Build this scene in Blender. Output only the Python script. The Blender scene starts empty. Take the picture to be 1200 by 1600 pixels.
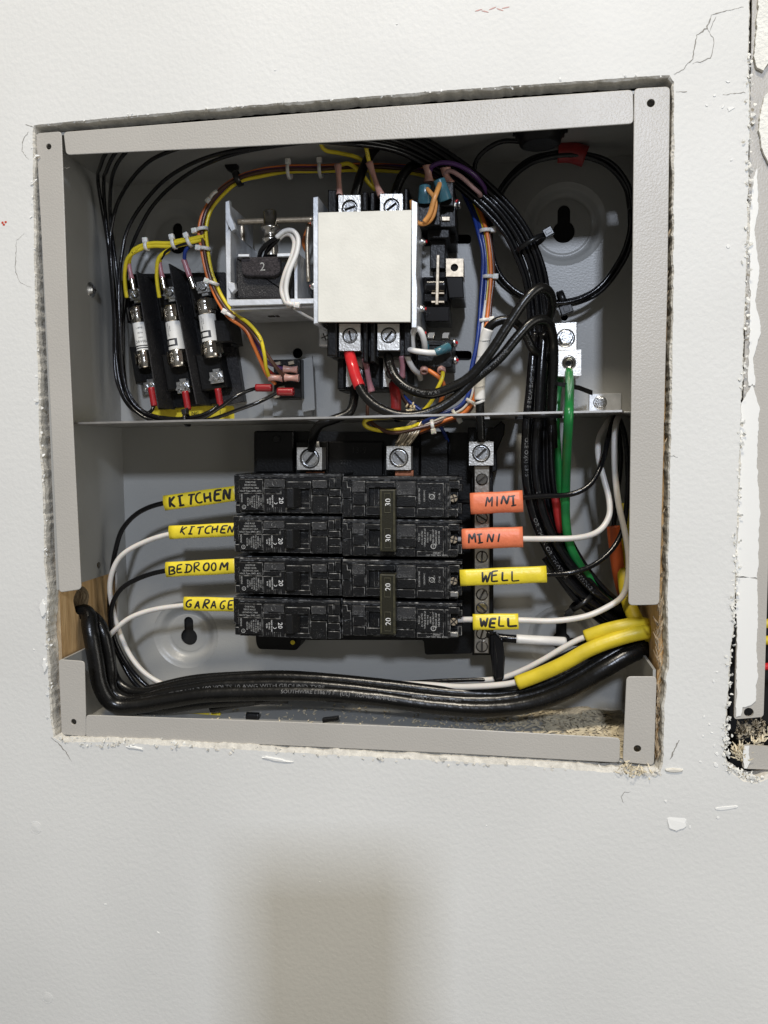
import bpy, bmesh, math, random
from mathutils import Vector, Matrix, noise
from mathutils.geometry import tessellate_polygon
random.seed(7)
R = math.radians
sc = bpy.context.scene
col = sc.collection

# ------------------------------------------------------------------ camera
CAM = Vector((0.28060962, -0.45367725, 0.18399622))
ROT = Matrix(((0.98906352, -0.00474471, 0.14741385),
              (0.1473038, 0.08200861, -0.98568564),
              (-0.00741241, 0.99662033, 0.08181064)))
FPX = 1210.0
cd = bpy.data.cameras.new('camera')
co = bpy.data.objects.new('camera', cd); col.objects.link(co)
co.matrix_world = Matrix.Translation(CAM) @ ROT.to_4x4()
cd.sensor_fit = 'VERTICAL'; cd.sensor_height = 36; cd.sensor_width = 36
cd.lens = 36 * FPX / 1600
cd.clip_start = 0.01; cd.clip_end = 50
sc.camera = co
sc.render.resolution_x = 768; sc.render.resolution_y = 1024

# ------------------------------------------------------------------ light
world = bpy.data.worlds.new('World'); sc.world = world; world.use_nodes = True
bg = world.node_tree.nodes['Background']
bg.inputs[0].default_value = (1.0, 0.97, 0.90, 1); bg.inputs[1].default_value = 0.18
def area(name, loc, target, size, power, color):
    l = bpy.data.lights.new(name, 'AREA'); l.shape = 'RECTANGLE'
    l.size, l.size_y = size; l.energy = power; l.color = color
    o = bpy.data.objects.new(name, l); col.objects.link(o)
    o.location = loc
    o.rotation_euler = (Vector(target) - Vector(loc)).to_track_quat('-Z', 'Y').to_euler()
    return o
area('cool_room_lamp', (0.485, -1.90, 1.06), (0.22, 0, 0.18), (0.14, 0.14), 24.5, (0.74, 0.81, 0.95))
area('warm_ceiling_lamp', (0.10, -1.30, 2.25), (0.2, 0, 0.1), (0.50, 0.25), 46, (1.0, 0.91, 0.76))
area('side_fill', (1.35, -0.62, 0.15), (0.15, 0, 0.15), (0.5, 0.8), 3.6, (1.0, 0.97, 0.90))  # unseen fill light added from the right to brighten the left inner wall
sc.view_settings.view_transform = 'Standard'
sc.view_settings.look = 'None'
sc.view_settings.exposure = 0.0
sc.view_settings.gamma = 1.0

# ------------------------------------------------------------------ helpers
def P(px, py, Y):
    d = ROT @ Vector(((px - 600) / FPX, (800 - py) / FPX, -1.0))
    return CAM + d * ((Y - CAM.y) / d.y)
def S(Y):                                   # metres per photo pixel at depth Y
    return (Y - CAM.y) / FPX / 0.985

class MB:
    def __init__(s): s.v = []; s.f = []; s.m = []; s.sm = []
    def add(s, vs, fs, mi=0, smooth=False):
        b = len(s.v); s.v += [Vector(v) for v in vs]
        for f in fs:
            s.f.append([i + b for i in f]); s.m.append(mi); s.sm.append(smooth)
        return s
    def bm(s, bm, mi=None, smooth=None):
        bm.verts.index_update(); b = len(s.v)
        s.v += [v.co.copy() for v in bm.verts]
        for f in bm.faces:
            s.f.append([v.index + b for v in f.verts])
            s.m.append(f.material_index if mi is None else mi)
            s.sm.append(f.smooth if smooth is None else smooth)
        bm.free(); return s

def tagit(o, label=None, cat=None, group=None, kind=None):
    if label: o['label'] = label
    if cat: o['category'] = cat
    if group: o['group'] = group
    if kind: o['kind'] = kind
    return o
def build(name, mb, mats, parent=None, label=None, cat=None, group=None, kind=None):
    if not isinstance(mats, (list, tuple)): mats = [mats]
    if parent is not None:
        org = parent.location.copy()
        p = parent.parent
        while p is not None: org += p.location; p = p.parent
        base = Vector((0, 0, 0))
    else:
        n = len(mb.v); lo = Vector([min(v[i] for v in mb.v) for i in range(3)]); hi = Vector([max(v[i] for v in mb.v) for i in range(3)])
        org = Vector(((lo.x + hi.x) / 2, hi.y, (lo.z + hi.z) / 2)); base = org
    me = bpy.data.meshes.new(name)
    me.from_pydata([tuple(v - org) for v in mb.v], [], mb.f)
    for m in mats: me.materials.append(m)
    me.polygons.foreach_set('material_index', mb.m)
    me.polygons.foreach_set('use_smooth', mb.sm)
    me.update()
    o = bpy.data.objects.new(name, me); col.objects.link(o)
    o.location = base
    if parent is not None: o.parent = parent
    return tagit(o, label, cat, group, kind)
def thing(name, loc, label, cat, group=None):
    o = bpy.data.objects.new(name, None); col.objects.link(o)
    o.empty_display_size = 0.01; o.location = loc
    return tagit(o, label, cat, group)

# ---- solids
def boxbm(lo, hi, bev=0.0, mat4=None, bmi=0, seg=2):
    bm = bmesh.new()
    vs = [bm.verts.new((x, y, z)) for x in (lo[0], hi[0]) for y in (lo[1], hi[1]) for z in (lo[2], hi[2])]
    for f in ((0, 1, 3, 2), (4, 6, 7, 5), (0, 4, 5, 1), (2, 3, 7, 6), (0, 2, 6, 4), (1, 5, 7, 3)):
        bm.faces.new([vs[i] for i in f])
    bmesh.ops.recalc_face_normals(bm, faces=bm.faces)
    if bev > 0:
        mn = min(abs(hi[i] - lo[i]) for i in range(3))
        bmesh.ops.bevel(bm, geom=list(bm.edges), offset=min(bev, mn * 0.45), segments=seg, affect='EDGES', profile=0.5, material=bmi if bmi else -1)
    if mat4 is not None: bmesh.ops.transform(bm, matrix=mat4, verts=bm.verts)
    return bm
def prismbm(out, yf, yb, bev=0.0, bmi=0, seg=1, cornerbev=0.0):
    """out: list of (x,z); front at yf (towards viewer), back at yb"""
    ar = sum(out[i][0] * out[(i + 1) % len(out)][1] - out[(i + 1) % len(out)][0] * out[i][1] for i in range(len(out)))
    if ar < 0: out = out[::-1]
    bm = bmesh.new()
    a = [bm.verts.new((x, yf, z)) for x, z in out]; b = [bm.verts.new((x, yb, z)) for x, z in out]
    n = len(out)
    bm.faces.new(a); bm.faces.new(b[::-1])
    for i in range(n): bm.faces.new((a[i], b[i], b[(i + 1) % n], a[(i + 1) % n]))
    bmesh.ops.recalc_face_normals(bm, faces=bm.faces)
    if bev > 0:
        bm.verts.ensure_lookup_table()
        fs = set(a)
        ed = [e for e in bm.edges if e.verts[0] in fs and e.verts[1] in fs]
        try: bmesh.ops.bevel(bm, geom=ed, offset=bev, segments=seg, affect='EDGES', profile=0.5, material=bmi if bmi else -1)
        except Exception: pass
    return bm
def rnd(out, r, n=5):
    """round the corners of a polygon"""
    res = []; k = len(out)
    for i in range(k):
        p = Vector(out[i]); a = Vector(out[i - 1]); b = Vector(out[(i + 1) % k])
        da = (a - p); db = (b - p); rr = min(r, da.length * 0.45, db.length * 0.45)
        p0 = p + da.normalized() * rr; p1 = p + db.normalized() * rr
        for j in range(n + 1):
            t = j / n; q = p0 * (1 - t) ** 2 + p * 2 * t * (1 - t) + p1 * t * t
            res.append((q.x, q.y))
    return res
def pxout(pts, Y): return [(P(x, y, Y).x, P(x, y, Y).z) for x, y in pts]
def rect(x0, y0, x1, y1): return [(x0, y0), (x1, y0), (x1, y1), (x0, y1)]
def pxslab(mb, pts, yf, yb, bev=0.0004, bmi=0, mi=0, rr=0.0, seg=1):
    o = pxout(pts, yf)
    if rr: o = rnd(o, rr)
    bm = prismbm(o, yf, yb, bev, bmi, seg)
    if mi:
        for f in bm.faces:
            if f.material_index == 0: f.material_index = mi
    mb.bm(bm)
def wbox(mb, cx, cz, w, h, yf, yb, bev=0.0004, ang=0, mi=0, bmi=0, seg=1):
    c, s = math.cos(ang), math.sin(ang)
    o = [(cx + x * c - z * s, cz + x * s + z * c) for x, z in ((-w / 2, -h / 2), (w / 2, -h / 2), (w / 2, h / 2), (-w / 2, h / 2))]
    bm = prismbm(o, yf, yb, bev, bmi, seg)
    if mi:
        for f in bm.faces:
            if f.material_index == 0: f.material_index = mi
    mb.bm(bm)
def circ(cx, cz, r, n=24): return [(cx + r * math.cos(2 * math.pi * i / n), cz + r * math.sin(2 * math.pi * i / n)) for i in range(n)]
def keyhole(cx, cz, r, slot, top):
    pts = []
    a0 = math.asin(slot / r)
    for i in range(25):
        a = math.pi / 2 + a0 + (2 * math.pi - 2 * a0) * i / 24
        pts.append((cx + r * math.cos(a), cz + r * math.sin(a)))
    for i in range(9):
        a = 0 + math.pi * i / 8
        pts.append((cx + slot * math.cos(a), cz + top + slot * math.sin(a)))
    return pts
def plate(mb, out, holes, yf, yb, mi=0, side=None):
    loops = [out] + holes
    flat = [p for l in loops for p in l]
    tris = tessellate_polygon([[Vector((x, z, 0)) for x, z in l] for l in loops])
    n = len(flat)
    fs = []
    for t in tris:
        a, b, c = [flat[i] for i in t]
        ar = (b[0] - a[0]) * (c[1] - a[1]) - (c[0] - a[0]) * (b[1] - a[1])
        if ar > 0: t = (t[0], t[1], t[2])
        else: t = (t[0], t[2], t[1])
        fs.append(t)
    vs = [(x, yf, z) for x, z in flat] + [(x, yb, z) for x, z in flat]
    mb.add(vs, fs + [tuple(i + n for i in f[::-1]) for f in fs], mi)
    b = 0; sf = []
    for l in loops:
        k = len(l)
        for i in range(k): sf.append((b + i, b + (i + 1) % k, b + (i + 1) % k + n, b + i + n))
        b += k
    mb.add(vs, sf, side if side is not None else mi)
def lathe(mb, prof, org, axis=(0, -1, 0), n=20, mi=0, smooth=True, cap=True):
    """prof: (radius, height along axis)"""
    ax = Vector(axis).normalized(); u = ax.orthogonal().normalized(); w = ax.cross(u)
    org = Vector(org); vs = []; fs = []
    for r, h in prof:
        for i in range(n):
            a = 2 * math.pi * i / n
            vs.append(org + ax * h + (u * math.cos(a) + w * math.sin(a)) * r)
    for j in range(len(prof) - 1):
        for i in range(n):
            k = (i + 1) % n
            fs.append((j * n + i, j * n + k, (j + 1) * n + k, (j + 1) * n + i))
    mb.add(vs, fs, mi, smooth)
    if cap:
        l = (len(prof) - 1) * n
        mb.add(vs, [tuple(l + i for i in range(n)), tuple(range(n - 1, -1, -1))], mi, False)
def sectors(mb, cx, cz, r, yf, yb, k, gap, ang, mi=0, n=20):
    """screw head cut by 1 slot (k=2) or a cross (k=4)"""
    for q in range(k):
        a0 = ang + q * 2 * math.pi / k; pts = []
        m = n // k
        if k == 2:
            ga = math.asin(min(0.9, gap / r))
            for i in range(m + 1):
                a = a0 + ga + (math.pi - 2 * ga) * i / m
                pts.append((cx + r * math.cos(a), cz + r * math.sin(a)))
        else:
            ga = math.asin(min(0.9, gap / r))
            mid = a0 + math.pi / 4
            pts.append((cx + gap * 1.41 * math.cos(mid), cz + gap * 1.41 * math.sin(mid)))
            for i in range(m + 1):
                a = a0 + ga + (math.pi / 2 - 2 * ga) * i / m
                pts.append((cx + r * math.cos(a), cz + r * math.sin(a)))
        mb.bm(prismbm(pts, yf, yb, r * 0.08), mi)
def screw(parent, px, py, Y, rpx, kind='slot', ang=0.6, mat=None, name='screw', h=0.0012, label=None):
    """a screw head; kind slot / cross / hex"""
    c = P(px, py, Y); r = rpx * S(Y); mb = MB()
    mat = mat or M['zinc']
    if kind == 'hex':
        lathe(mb, [(r * 1.35, 0), (r * 1.35, h * .3), (r * 1.1, h * .5)], (c.x, Y + h, c.z), n=24)
        mb.bm(prismbm(circ(c.x, c.z, r, 6), Y - h * 1.4, Y + h, r * 0.12, seg=2))
        lathe(mb, [(r * .6, 0), (r * .5, h * .2)], (c.x, Y - h * 1.35, c.z), n=16)
    else:
        lathe(mb, [(r * 0.98, 0), (r * 0.98, h * 0.4)], (c.x, Y + h, c.z), mi=1)  # disc under the slots coloured dark to stand for their shade
        sectors(mb, c.x, c.z, r, Y - h * 0.2, Y + h * 0.8, 2 if kind == 'slot' else 4, r * 0.13, ang)
    return build(name, mb, [mat, M['dark_metal']], parent, label)

# ---- swept paths
class Path:
    def __init__(s, pts, sub=8, px=True):
        c = [P(*p) if px else Vector(p) for p in pts]
        n = len(c); out = []
        for i in range(n - 1):
            p0 = c[i - 1] if i > 0 else c[0] * 2 - c[1]
            p1, p2 = c[i], c[i + 1]
            p3 = c[i + 2] if i + 2 < n else c[n - 1] * 2 - c[n - 2]
            # centripetal-ish (uniform catmull with damped tangents)
            d = (p2 - p1).length
            t1 = (p2 - p0); t2 = (p3 - p1)
            t1 = t1.normalized() * d if t1.length > 1e-9 else p2 - p1
            t2 = t2.normalized() * d if t2.length > 1e-9 else p2 - p1
            for j in range(sub):
                t = j / sub
                h0 = 2 * t ** 3 - 3 * t * t + 1; h1 = t ** 3 - 2 * t * t + t; h2 = -2 * t ** 3 + 3 * t * t; h3 = t ** 3 - t * t
                out.append(p1 * h0 + t1 * h1 + p2 * h2 + t2 * h3)
        out.append(c[-1])
        s.p = out
        s.s = [0.0]
        for a, b in zip(out, out[1:]): s.s.append(s.s[-1] + (b - a).length)
        s.L = s.s[-1]
    def at(s, d):
        d = max(0, min(s.L, d))
        for i in range(len(s.p) - 1):
            if s.s[i + 1] >= d: break
        t = (d - s.s[i]) / max(1e-9, s.s[i + 1] - s.s[i])
        pos = s.p[i].lerp(s.p[i + 1], t)
        a = s.p[max(0, i - 1)]; b = s.p[min(len(s.p) - 1, i + 2)]
        T = (b - a).normalized()
        N = (CAM - pos); N.normalize(); N = Vector((N.x * 0.5, -1, N.z * 0.5)); N = (N - T * N.dot(T))
        N.normalize()
        return pos, T, N, N.cross(T)
    def frames(s):
        n = len(s.p); Ts = []
        for i in range(n):
            a = s.p[max(0, i - 1)]; b = s.p[min(n - 1, i + 1)]; Ts.append((b - a).normalized())
        u = Vector((0, -1, 0)); u = u - Ts[0] * u.dot(Ts[0])
        if u.length < 1e-3: u = Ts[0].orthogonal()
        u.normalize(); fr = []
        for i in range(n):
            u = u - Ts[i] * u.dot(Ts[i]); u.normalize(); fr.append((u.copy(), Ts[i].cross(u)))
        return fr
def tube(mb, path, r, n=12, mi=0, r2=None, flat=1.0, hollow=False, jag=0.0):
    """r may be a function of t; flat<1 squashes towards the wall; hollow leaves an open end with wall thickness"""
    k = len(path.p); rf = r if callable(r) else (lambda t: r)
    vs = []; fs = []
    if flat != 1.0:
        fr = []
        for i in range(k):
            _, T, N, U = path.at(path.s[i]); fr.append((N, U))
    else: fr = path.frames()
    def ring(i, sc_=1.0, off=0.0):
        t = path.s[i] / path.L; a_, b_ = fr[i]; rr = rf(t) * sc_
        T = (path.p[min(k - 1, i + 1)] - path.p[max(0, i - 1)]).normalized()
        out = []
        for j in range(n):
            a = 2 * math.pi * j / n
            q = path.p[i] + a_ * math.cos(a) * rr * flat + b_ * math.sin(a) * rr + T * off
            out.append(q)
        return out
    for i in range(k): vs += ring(i)
    for i in range(k - 1):
        for j in range(n):
            q = (j + 1) % n
            fs.append((i * n + j, i * n + q, (i + 1) * n + q, (i + 1) * n + j))
    if hollow:
        b = len(vs)
        for i in (0, min(2, k - 1)): vs += ring(i, 0.84)
        for j in range(n):
            q = (j + 1) % n
            fs.append((j, b + j, b + q, q)); fs.append((b + j, b + n + j, b + n + q, b + q))
        b = len(vs)
        for i in (k - 1, max(0, k - 3)): vs += ring(i, 0.84)
        for j in range(n):
            q = (j + 1) % n; e = (k - 1) * n
            fs.append((e + q, b + q, b + j, e + j)); fs.append((b + q, b + n + q, b + n + j, b + j))
    else:
        fs.append(tuple(range(n - 1, -1, -1))); fs.append(tuple((k - 1) * n + j for j in range(n)))
    mb.add(vs, fs, mi, True)

# ---- writing
_gc = {}
def glyphs(text, size, align='LEFT', vres=2, bold=0.0):
    key = (text, align, bold)
    if key not in _gc:
        cu = bpy.data.curves.new('t', 'FONT'); cu.body = text; cu.size = 1; cu.align_x = align; cu.resolution_u = vres
        cu.offset = bold
        ob = bpy.data.objects.new('t', cu); col.objects.link(ob)
        bpy.context.view_layer.update()
        me = bpy.data.meshes.new_from_object(ob.evaluated_get(bpy.context.evaluated_depsgraph_get()))
        _gc[key] = ([(v.co.x, v.co.y) for v in me.vertices], [tuple(p.vertices) for p in me.polygons])
        bpy.data.objects.remove(ob); bpy.data.curves.remove(cu); bpy.data.meshes.remove(me)
    v, f = _gc[key]
    return [(x * size, y * size) for x, y in v], f
def flat_text(mb, text, size, cx, cz, Y, ang=0, align='CENTER', mi=0, bold=0.0, sx=1.0):
    v, f = glyphs(text, size, align, bold=bold); c, s = math.cos(ang), math.sin(ang)
    mb.add([(cx + x * sx * c - (y - size * .35) * s, Y, cz + x * sx * s + (y - size * .35) * c) for x, y in v], f, mi)
def tube_text(mb, path, text, size, start, r, mi=0, flip=False, off=0.0, lift=0.00008, sx=1.0, flat=1.0):
    v, f = glyphs(text, size)
    vs = []
    for x, y in v:
        y = y - size * .35 + off; x *= sx
        if flip: x, y = -x, -y
        pos, T, N, U = path.at(start + x); a = y / r
        vs.append(pos + N * (r * flat + lift) * math.cos(a) + U * (r + lift) * math.sin(a))
    mb.add(vs, f, mi)
STROKES = {
 'K': [[(0, 1), (.04, 0)], [(.6, 1), (.05, .45), (.65, -.05)]],
 'I': [[(.0, 1), (.55, 1.02)], [(.28, 1), (.26, 0)], [(0, 0), (.55, .02)]],
 'i': [[(.22, 1), (.2, 0)]],
 'T': [[(0, .95), (.75, 1.03)], [(.38, 1), (.33, 0)]],
 'C': [[(.65, .92), (.4, 1.0), (.1, .75), (.02, .4), (.15, .08), (.4, 0), (.68, .1)]],
 'H': [[(0, 1), (.02, 0)], [(.6, 1.03), (.6, 0)], [(0, .5), (.6, .55)]],
 'E': [[(.65, 1.02), (.05, .97), (.02, 0), (.68, .02)], [(.03, .5), (.55, .55)]],
 'N': [[(.02, 0), (.04, 1), (.62, .02), (.66, 1.03)]],
 'B': [[(.04, 1), (.06, 0)], [(-.08, 1), (.45, .98), (.6, .78), (.45, .55), (.08, .5), (.5, .48), (.66, .25), (.5, .02), (-.06, 0)]],
 'D': [[(.05, 1), (.05, 0)], [(-.1, .98), (.4, .95), (.68, .6), (.6, .2), (.3, 0), (-.08, 0)]],
 'R': [[(.05, 1), (.03, 0)], [(0, .98), (.45, 1.02), (.6, .78), (.4, .55), (.06, .5), (.65, .0)]],
 'O': [[(.35, 1), (.08, .8), (.02, .4), (.2, .03), (.5, .05), (.66, .4), (.58, .8), (.35, 1)]],
 'M': [[(.0, 0), (.08, 1), (.38, .35), (.68, 1.02), (.74, 0)]],
 'G': [[(.62, .92), (.4, 1), (.08, .75), (.02, .3), (.2, .02), (.5, .05), (.62, .4), (.35, .42)]],
 'A': [[(0, 0), (.32, 1), (.64, 0)], [(.12, .35), (.55, .38)]],
 'W': [[(0, 1), (.18, 0), (.4, .75), (.6, 0), (.82, 1.03)]],
 'L': [[(.05, 1), (.03, .02), (.68, .05)]],
 'l': [[(.05, 1), (.03, .02), (.95, .03)]],
 '/': [[(.1, 1), (0, 0)]],
}
def handwriting(mb, path, text, h, start, r, pitch, lw=0.00055, flat=1.0, off=0.0, slant=0.0, rng=None, up0=0, lift=0.00012):
    rng = rng or random.Random(3)
    x0 = start
    def mp(x, y):
        pos, T, N, U = path.at(x); a = max(-1.4, min(1.4, y / r))
        return pos + N * (r * flat * math.cos(a) + lift) + U * (r * math.sin(a))
    for ch in text:
        if ch == ' ': x0 += pitch * .6; continue
        sx = rng.uniform(.88, 1.16); dy = rng.uniform(-.09, .09) * h; rot = rng.uniform(-.14, .14); sh = rng.uniform(.9, 1.12)
        for st in STROKES[ch]:
            pts = []
            for (a, b), (c, d) in zip(st, st[1:]):
                k = max(2, int(math.hypot(c - a, d - b) * 7))
                for i in range(k): pts.append((a + (c - a) * i / k, b + (d - b) * i / k))
            pts.append(st[-1])
            w = lw * rng.uniform(.85, 1.15)
            jx, jy = rng.gauss(0, .025), rng.gauss(0, .025)
            P2 = [(x0 + ((x + jx) * sx) * pitch * .98 + y * h * (slant - rot), ((y + jy) * sh - .5) * h + dy + off + (x - .3) * pitch * rot) for x, y in pts]
            # smooth
            for _ in range(1): P2 = [P2[0]] + [((P2[i-1][0] + 2*P2[i][0] + P2[i+1][0]) / 4, (P2[i-1][1] + 2*P2[i][1] + P2[i+1][1]) / 4) for i in range(1, len(P2) - 1)] + [P2[-1]]
            L = []; Rr = []
            for i in range(len(P2)):
                a = P2[max(0, i - 1)]; b = P2[min(len(P2) - 1, i + 1)]
                tx, ty = b[0] - a[0], b[1] - a[1]; q = math.hypot(tx, ty) or 1; tx /= q; ty /= q
                ex = w * (1.0 if 0 < i < len(P2) - 1 else .8)
                L.append(mp(P2[i][0] - ty * ex, P2[i][1] + tx * ex)); Rr.append(mp(P2[i][0] + ty * ex, P2[i][1] - tx * ex))
            k = len(P2)
            mb.add(L + Rr, [(i, i + k, i + k + 1, i + 1) for i in range(k - 1)])
        x0 += pitch * (1.0 if ch not in 'i/' else .62)

# ------------------------------------------------------------------ materials
M = {}
def mat(name, colr, rough=0.5, metal=0.0, bump=0.0, bscale=300.0, var=0.0, vscale=30.0, col2=None, spec=0.5, coat=0.0, detail=3.0, trans=0.0, bdist=0.001, sss=0.0, thr=None, stretch=None, speck=0):
    m = bpy.data.materials.new(name); m.use_nodes = True
    nt = m.node_tree; b = nt.nodes['Principled BSDF']
    b.inputs['Base Color'].default_value = (*colr, 1); b.inputs['Roughness'].default_value = rough
    b.inputs['Metallic'].default_value = metal; b.inputs['Specular IOR Level'].default_value = spec
    b.inputs['Coat Weight'].default_value = coat
    b.inputs['Transmission Weight'].default_value = trans
    if sss: b.inputs['Subsurface Weight'].default_value = sss; b.inputs['Subsurface Scale'].default_value = 0.001
    tc = nt.nodes.new('ShaderNodeTexCoord'); src = tc.outputs['Object']
    if stretch:
        mp = nt.nodes.new('ShaderNodeMapping'); mp.inputs['Scale'].default_value = stretch
        nt.links.new(src, mp.inputs[0]); src = mp.outputs[0]
    if var or col2:
        n = nt.nodes.new('ShaderNodeTexNoise'); n.inputs['Scale'].default_value = vscale; n.inputs['Detail'].default_value = 4
        nt.links.new(src, n.inputs['Vector'])
        r = nt.nodes.new('ShaderNodeValToRGB'); lo, hi = thr or (.35, .65)
        r.color_ramp.elements[0].position = lo; r.color_ramp.elements[1].position = hi
        c2 = col2 or tuple(max(0, c * (1 - var)) for c in colr)
        r.color_ramp.elements[0].color = (*c2, 1); r.color_ramp.elements[1].color = (*colr, 1)
        nt.links.new(n.outputs['Fac'], r.inputs[0]); nt.links.new(r.outputs[0], b.inputs['Base Color'])
        mr = nt.nodes.new('ShaderNodeMapRange'); mr.inputs[3].default_value = min(1, rough * 1.25); mr.inputs[4].default_value = rough * .85
        nt.links.new(n.outputs['Fac'], mr.inputs[0]); nt.links.new(mr.outputs[0], b.inputs['Roughness'])
    if speck:                                       # pale dust specks
        n = nt.nodes.new('ShaderNodeTexNoise'); n.inputs['Scale'].default_value = 2200; n.inputs['Detail'].default_value = 1
        n2 = nt.nodes.new('ShaderNodeTexNoise'); n2.inputs['Scale'].default_value = 90
        nt.links.new(tc.outputs['Object'], n.inputs['Vector']); nt.links.new(tc.outputs['Object'], n2.inputs['Vector'])
        ml = nt.nodes.new('ShaderNodeMath'); ml.operation = 'MULTIPLY_ADD'; ml.inputs[1].default_value = .25
        nt.links.new(n2.outputs['Fac'], ml.inputs[0]); nt.links.new(n.outputs['Fac'], ml.inputs[2])
        rr = nt.nodes.new('ShaderNodeMapRange'); rr.inputs[1].default_value = .84 - speck; rr.inputs[2].default_value = .92 - speck
        nt.links.new(ml.outputs[0], rr.inputs[0])
        mx = nt.nodes.new('ShaderNodeMix'); mx.data_type = 'RGBA'; mx.inputs[7].default_value = (.34, .33, .31, 1)
        old = b.inputs['Base Color'].links[0].from_socket if b.inputs['Base Color'].links else None
        if old: nt.links.new(old, mx.inputs[6])
        else: mx.inputs[6].default_value = (*colr, 1)
        nt.links.new(rr.outputs[0], mx.inputs[0]); nt.links.new(mx.outputs[2], b.inputs['Base Color'])
    if bump:
        n = nt.nodes.new('ShaderNodeTexNoise'); n.inputs['Scale'].default_value = bscale; n.inputs['Detail'].default_value = detail
        nt.links.new(src, n.inputs['Vector'])
        bp = nt.nodes.new('ShaderNodeBump'); bp.inputs['Strength'].default_value = bump; bp.inputs['Distance'].default_value = bdist
        nt.links.new(n.outputs['Fac'], bp.inputs['Height']); nt.links.new(bp.outputs[0], b.inputs['Normal'])
    M[name] = m; return m
mat('wall_paint', (.70, .70, .68), .55, bump=.19, bscale=360, var=.07, vscale=7, detail=2.5, bdist=.0012)
mat('gypsum', (.72, .69, .62), .95, bump=.7, bscale=700, var=.22, vscale=220, bdist=.0006)
mat('mud', (.80, .79, .74), .9, bump=.8, bscale=500, var=.08, vscale=90)
mat('paper', (.72, .69, .62), .9, var=.15, vscale=200)
mat('box_paint', (.455, .435, .40), .36, bump=.3, bscale=900, var=.08, vscale=12, detail=2, bdist=.0006)
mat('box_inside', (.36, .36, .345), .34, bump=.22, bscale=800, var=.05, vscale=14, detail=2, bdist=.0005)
mat('zinc', (.72, .73, .74), .28, 1.0, var=.3, vscale=160, bump=.15, bscale=700)
mat('zinc_plate', (.82, .84, .87), .42, .65, var=.25, vscale=110, bump=.1, bscale=500)
mat('aluminium', (.74, .72, .68), .36, .9, var=.15, vscale=260, bump=.2, bscale=900)
mat('dark_metal', (.06, .055, .05), .5, .6)  # dark metal; also colours screw slots and gaps as if shaded
mat('steel_edge', (.55, .53, .5), .4, .8, var=.3, vscale=120)
mat('copper', (.50, .20, .11), .45, .8, var=.4, vscale=300)
mat('black_plastic', (.0055, .0055, .006), .36, spec=.3, bump=.2, bscale=700, var=.35, vscale=80)
mat('black_gloss', (.005, .005, .006), .18, spec=.4)
mat('breaker_black', (.0075, .0075, .008), .34, speck=-.02, bump=.3, bscale=1500, spec=.28, col2=(.006, .006, .006), vscale=150)
mat('breaker_gray', (.034, .034, .035), .45, speck=.02, spec=.3, bump=.45, bscale=1500, var=.3, vscale=200)
mat('worn_edge', (.34, .34, .335), .55, col2=(.018, .018, .018), vscale=300, thr=(.47, .64))
mat('handle_olive', (.018, .017, .010), .3, bump=.2, bscale=1200)
mat('olive_edge', (.07, .065, .035), .45, var=.5, vscale=300)
mat('emboss', (.10, .10, .10), .6, var=.4, vscale=500)
mat('print_white', (.50, .50, .49), .7, col2=(.22, .22, .21), vscale=900)
mat('cable_ink', (.22, .22, .22), .6, col2=(.05, .05, .05), vscale=500)
mat('bar_metal', (.66, .62, .55), .3, .95, var=.3, vscale=220, bump=.15, bscale=600)
mat('print_bright', (.75, .75, .74), .7)
mat('wire_black', (.005, .005, .006), .19, spec=.42, bump=.15, bscale=400, var=.3, vscale=60)
mat('cable_black', (.007, .0068, .0065), .26, spec=.4, bump=.35, bscale=160, var=.4, vscale=90, bdist=.001)
mat('wire_white', (.70, .665, .62), .35, var=.08, vscale=100, sss=.1)
mat('wire_white_cool', (.74, .73, .71), .32, var=.05, vscale=100)
mat('wire_green', (.015, .19, .045), .28, var=.2, vscale=80, bump=.1, bscale=300)
mat('wire_yellow', (.78, .62, .03), .32, var=.1, vscale=150)
mat('wire_orange', (.74, .20, .045), .32, var=.12, vscale=150)
mat('wire_light_orange', (.80, .36, .10), .32, var=.12, vscale=150)
mat('wire_blue', (.018, .045, .24), .3, var=.2, vscale=150)
mat('wire_purple', (.085, .03, .14), .3, var=.2, vscale=150)
mat('wire_brown', (.085, .035, .022), .3, var=.2, vscale=150)
mat('wire_pink', (.48, .30, .29), .35, var=.1, vscale=150)
mat('wire_red', (.36, .03, .02), .3, var=.2, vscale=150)
mat('wire_gray', (.33, .32, .31), .35)
mat('sleeve_yellow', (.80, .64, .035), .36, var=.1, vscale=120, bump=.25, bscale=350)
mat('jacket_yellow', (.72, .56, .03), .4, var=.2, vscale=60, bump=.25, bscale=200)
mat('sleeve_orange', (.78, .20, .09), .42, var=.12, vscale=120, bump=.3, bscale=350)
mat('sleeve_orange_dark', (.62, .12, .03), .42, var=.15, vscale=120, bump=.3, bscale=350)
mat('tape_red', (.60, .025, .03), .2, var=.15, vscale=120, bump=.4, bscale=120)
mat('tape_red_dull', (.34, .02, .02), .35, var=.25, vscale=120, bump=.3, bscale=220)
mat('tape_white', (.78, .76, .72), .38, var=.06, vscale=100, bump=.3, bscale=160)
mat('ink', (.012, .011, .012), .45)
mat('nylon_white', (.74, .72, .68), .35, sss=.2, bump=.1, bscale=500)
mat('nylon_black', (.010, .010, .010), .3)
mat('crimp_pink', (.52, .29, .24), .3, sss=.2, var=.15, vscale=300)
mat('crimp_mauve', (.42, .19, .22), .3, sss=.1, var=.2, vscale=300)
mat('crimp_blue', (.05, .15, .19), .25, sss=.1, var=.3, vscale=300)
mat('crimp_red', (.28, .012, .016), .25, var=.2, vscale=300)
mat('cover_card', (.77, .76, .70), .8, spec=.15, var=.06, vscale=75, bump=.15, bscale=600)
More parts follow.
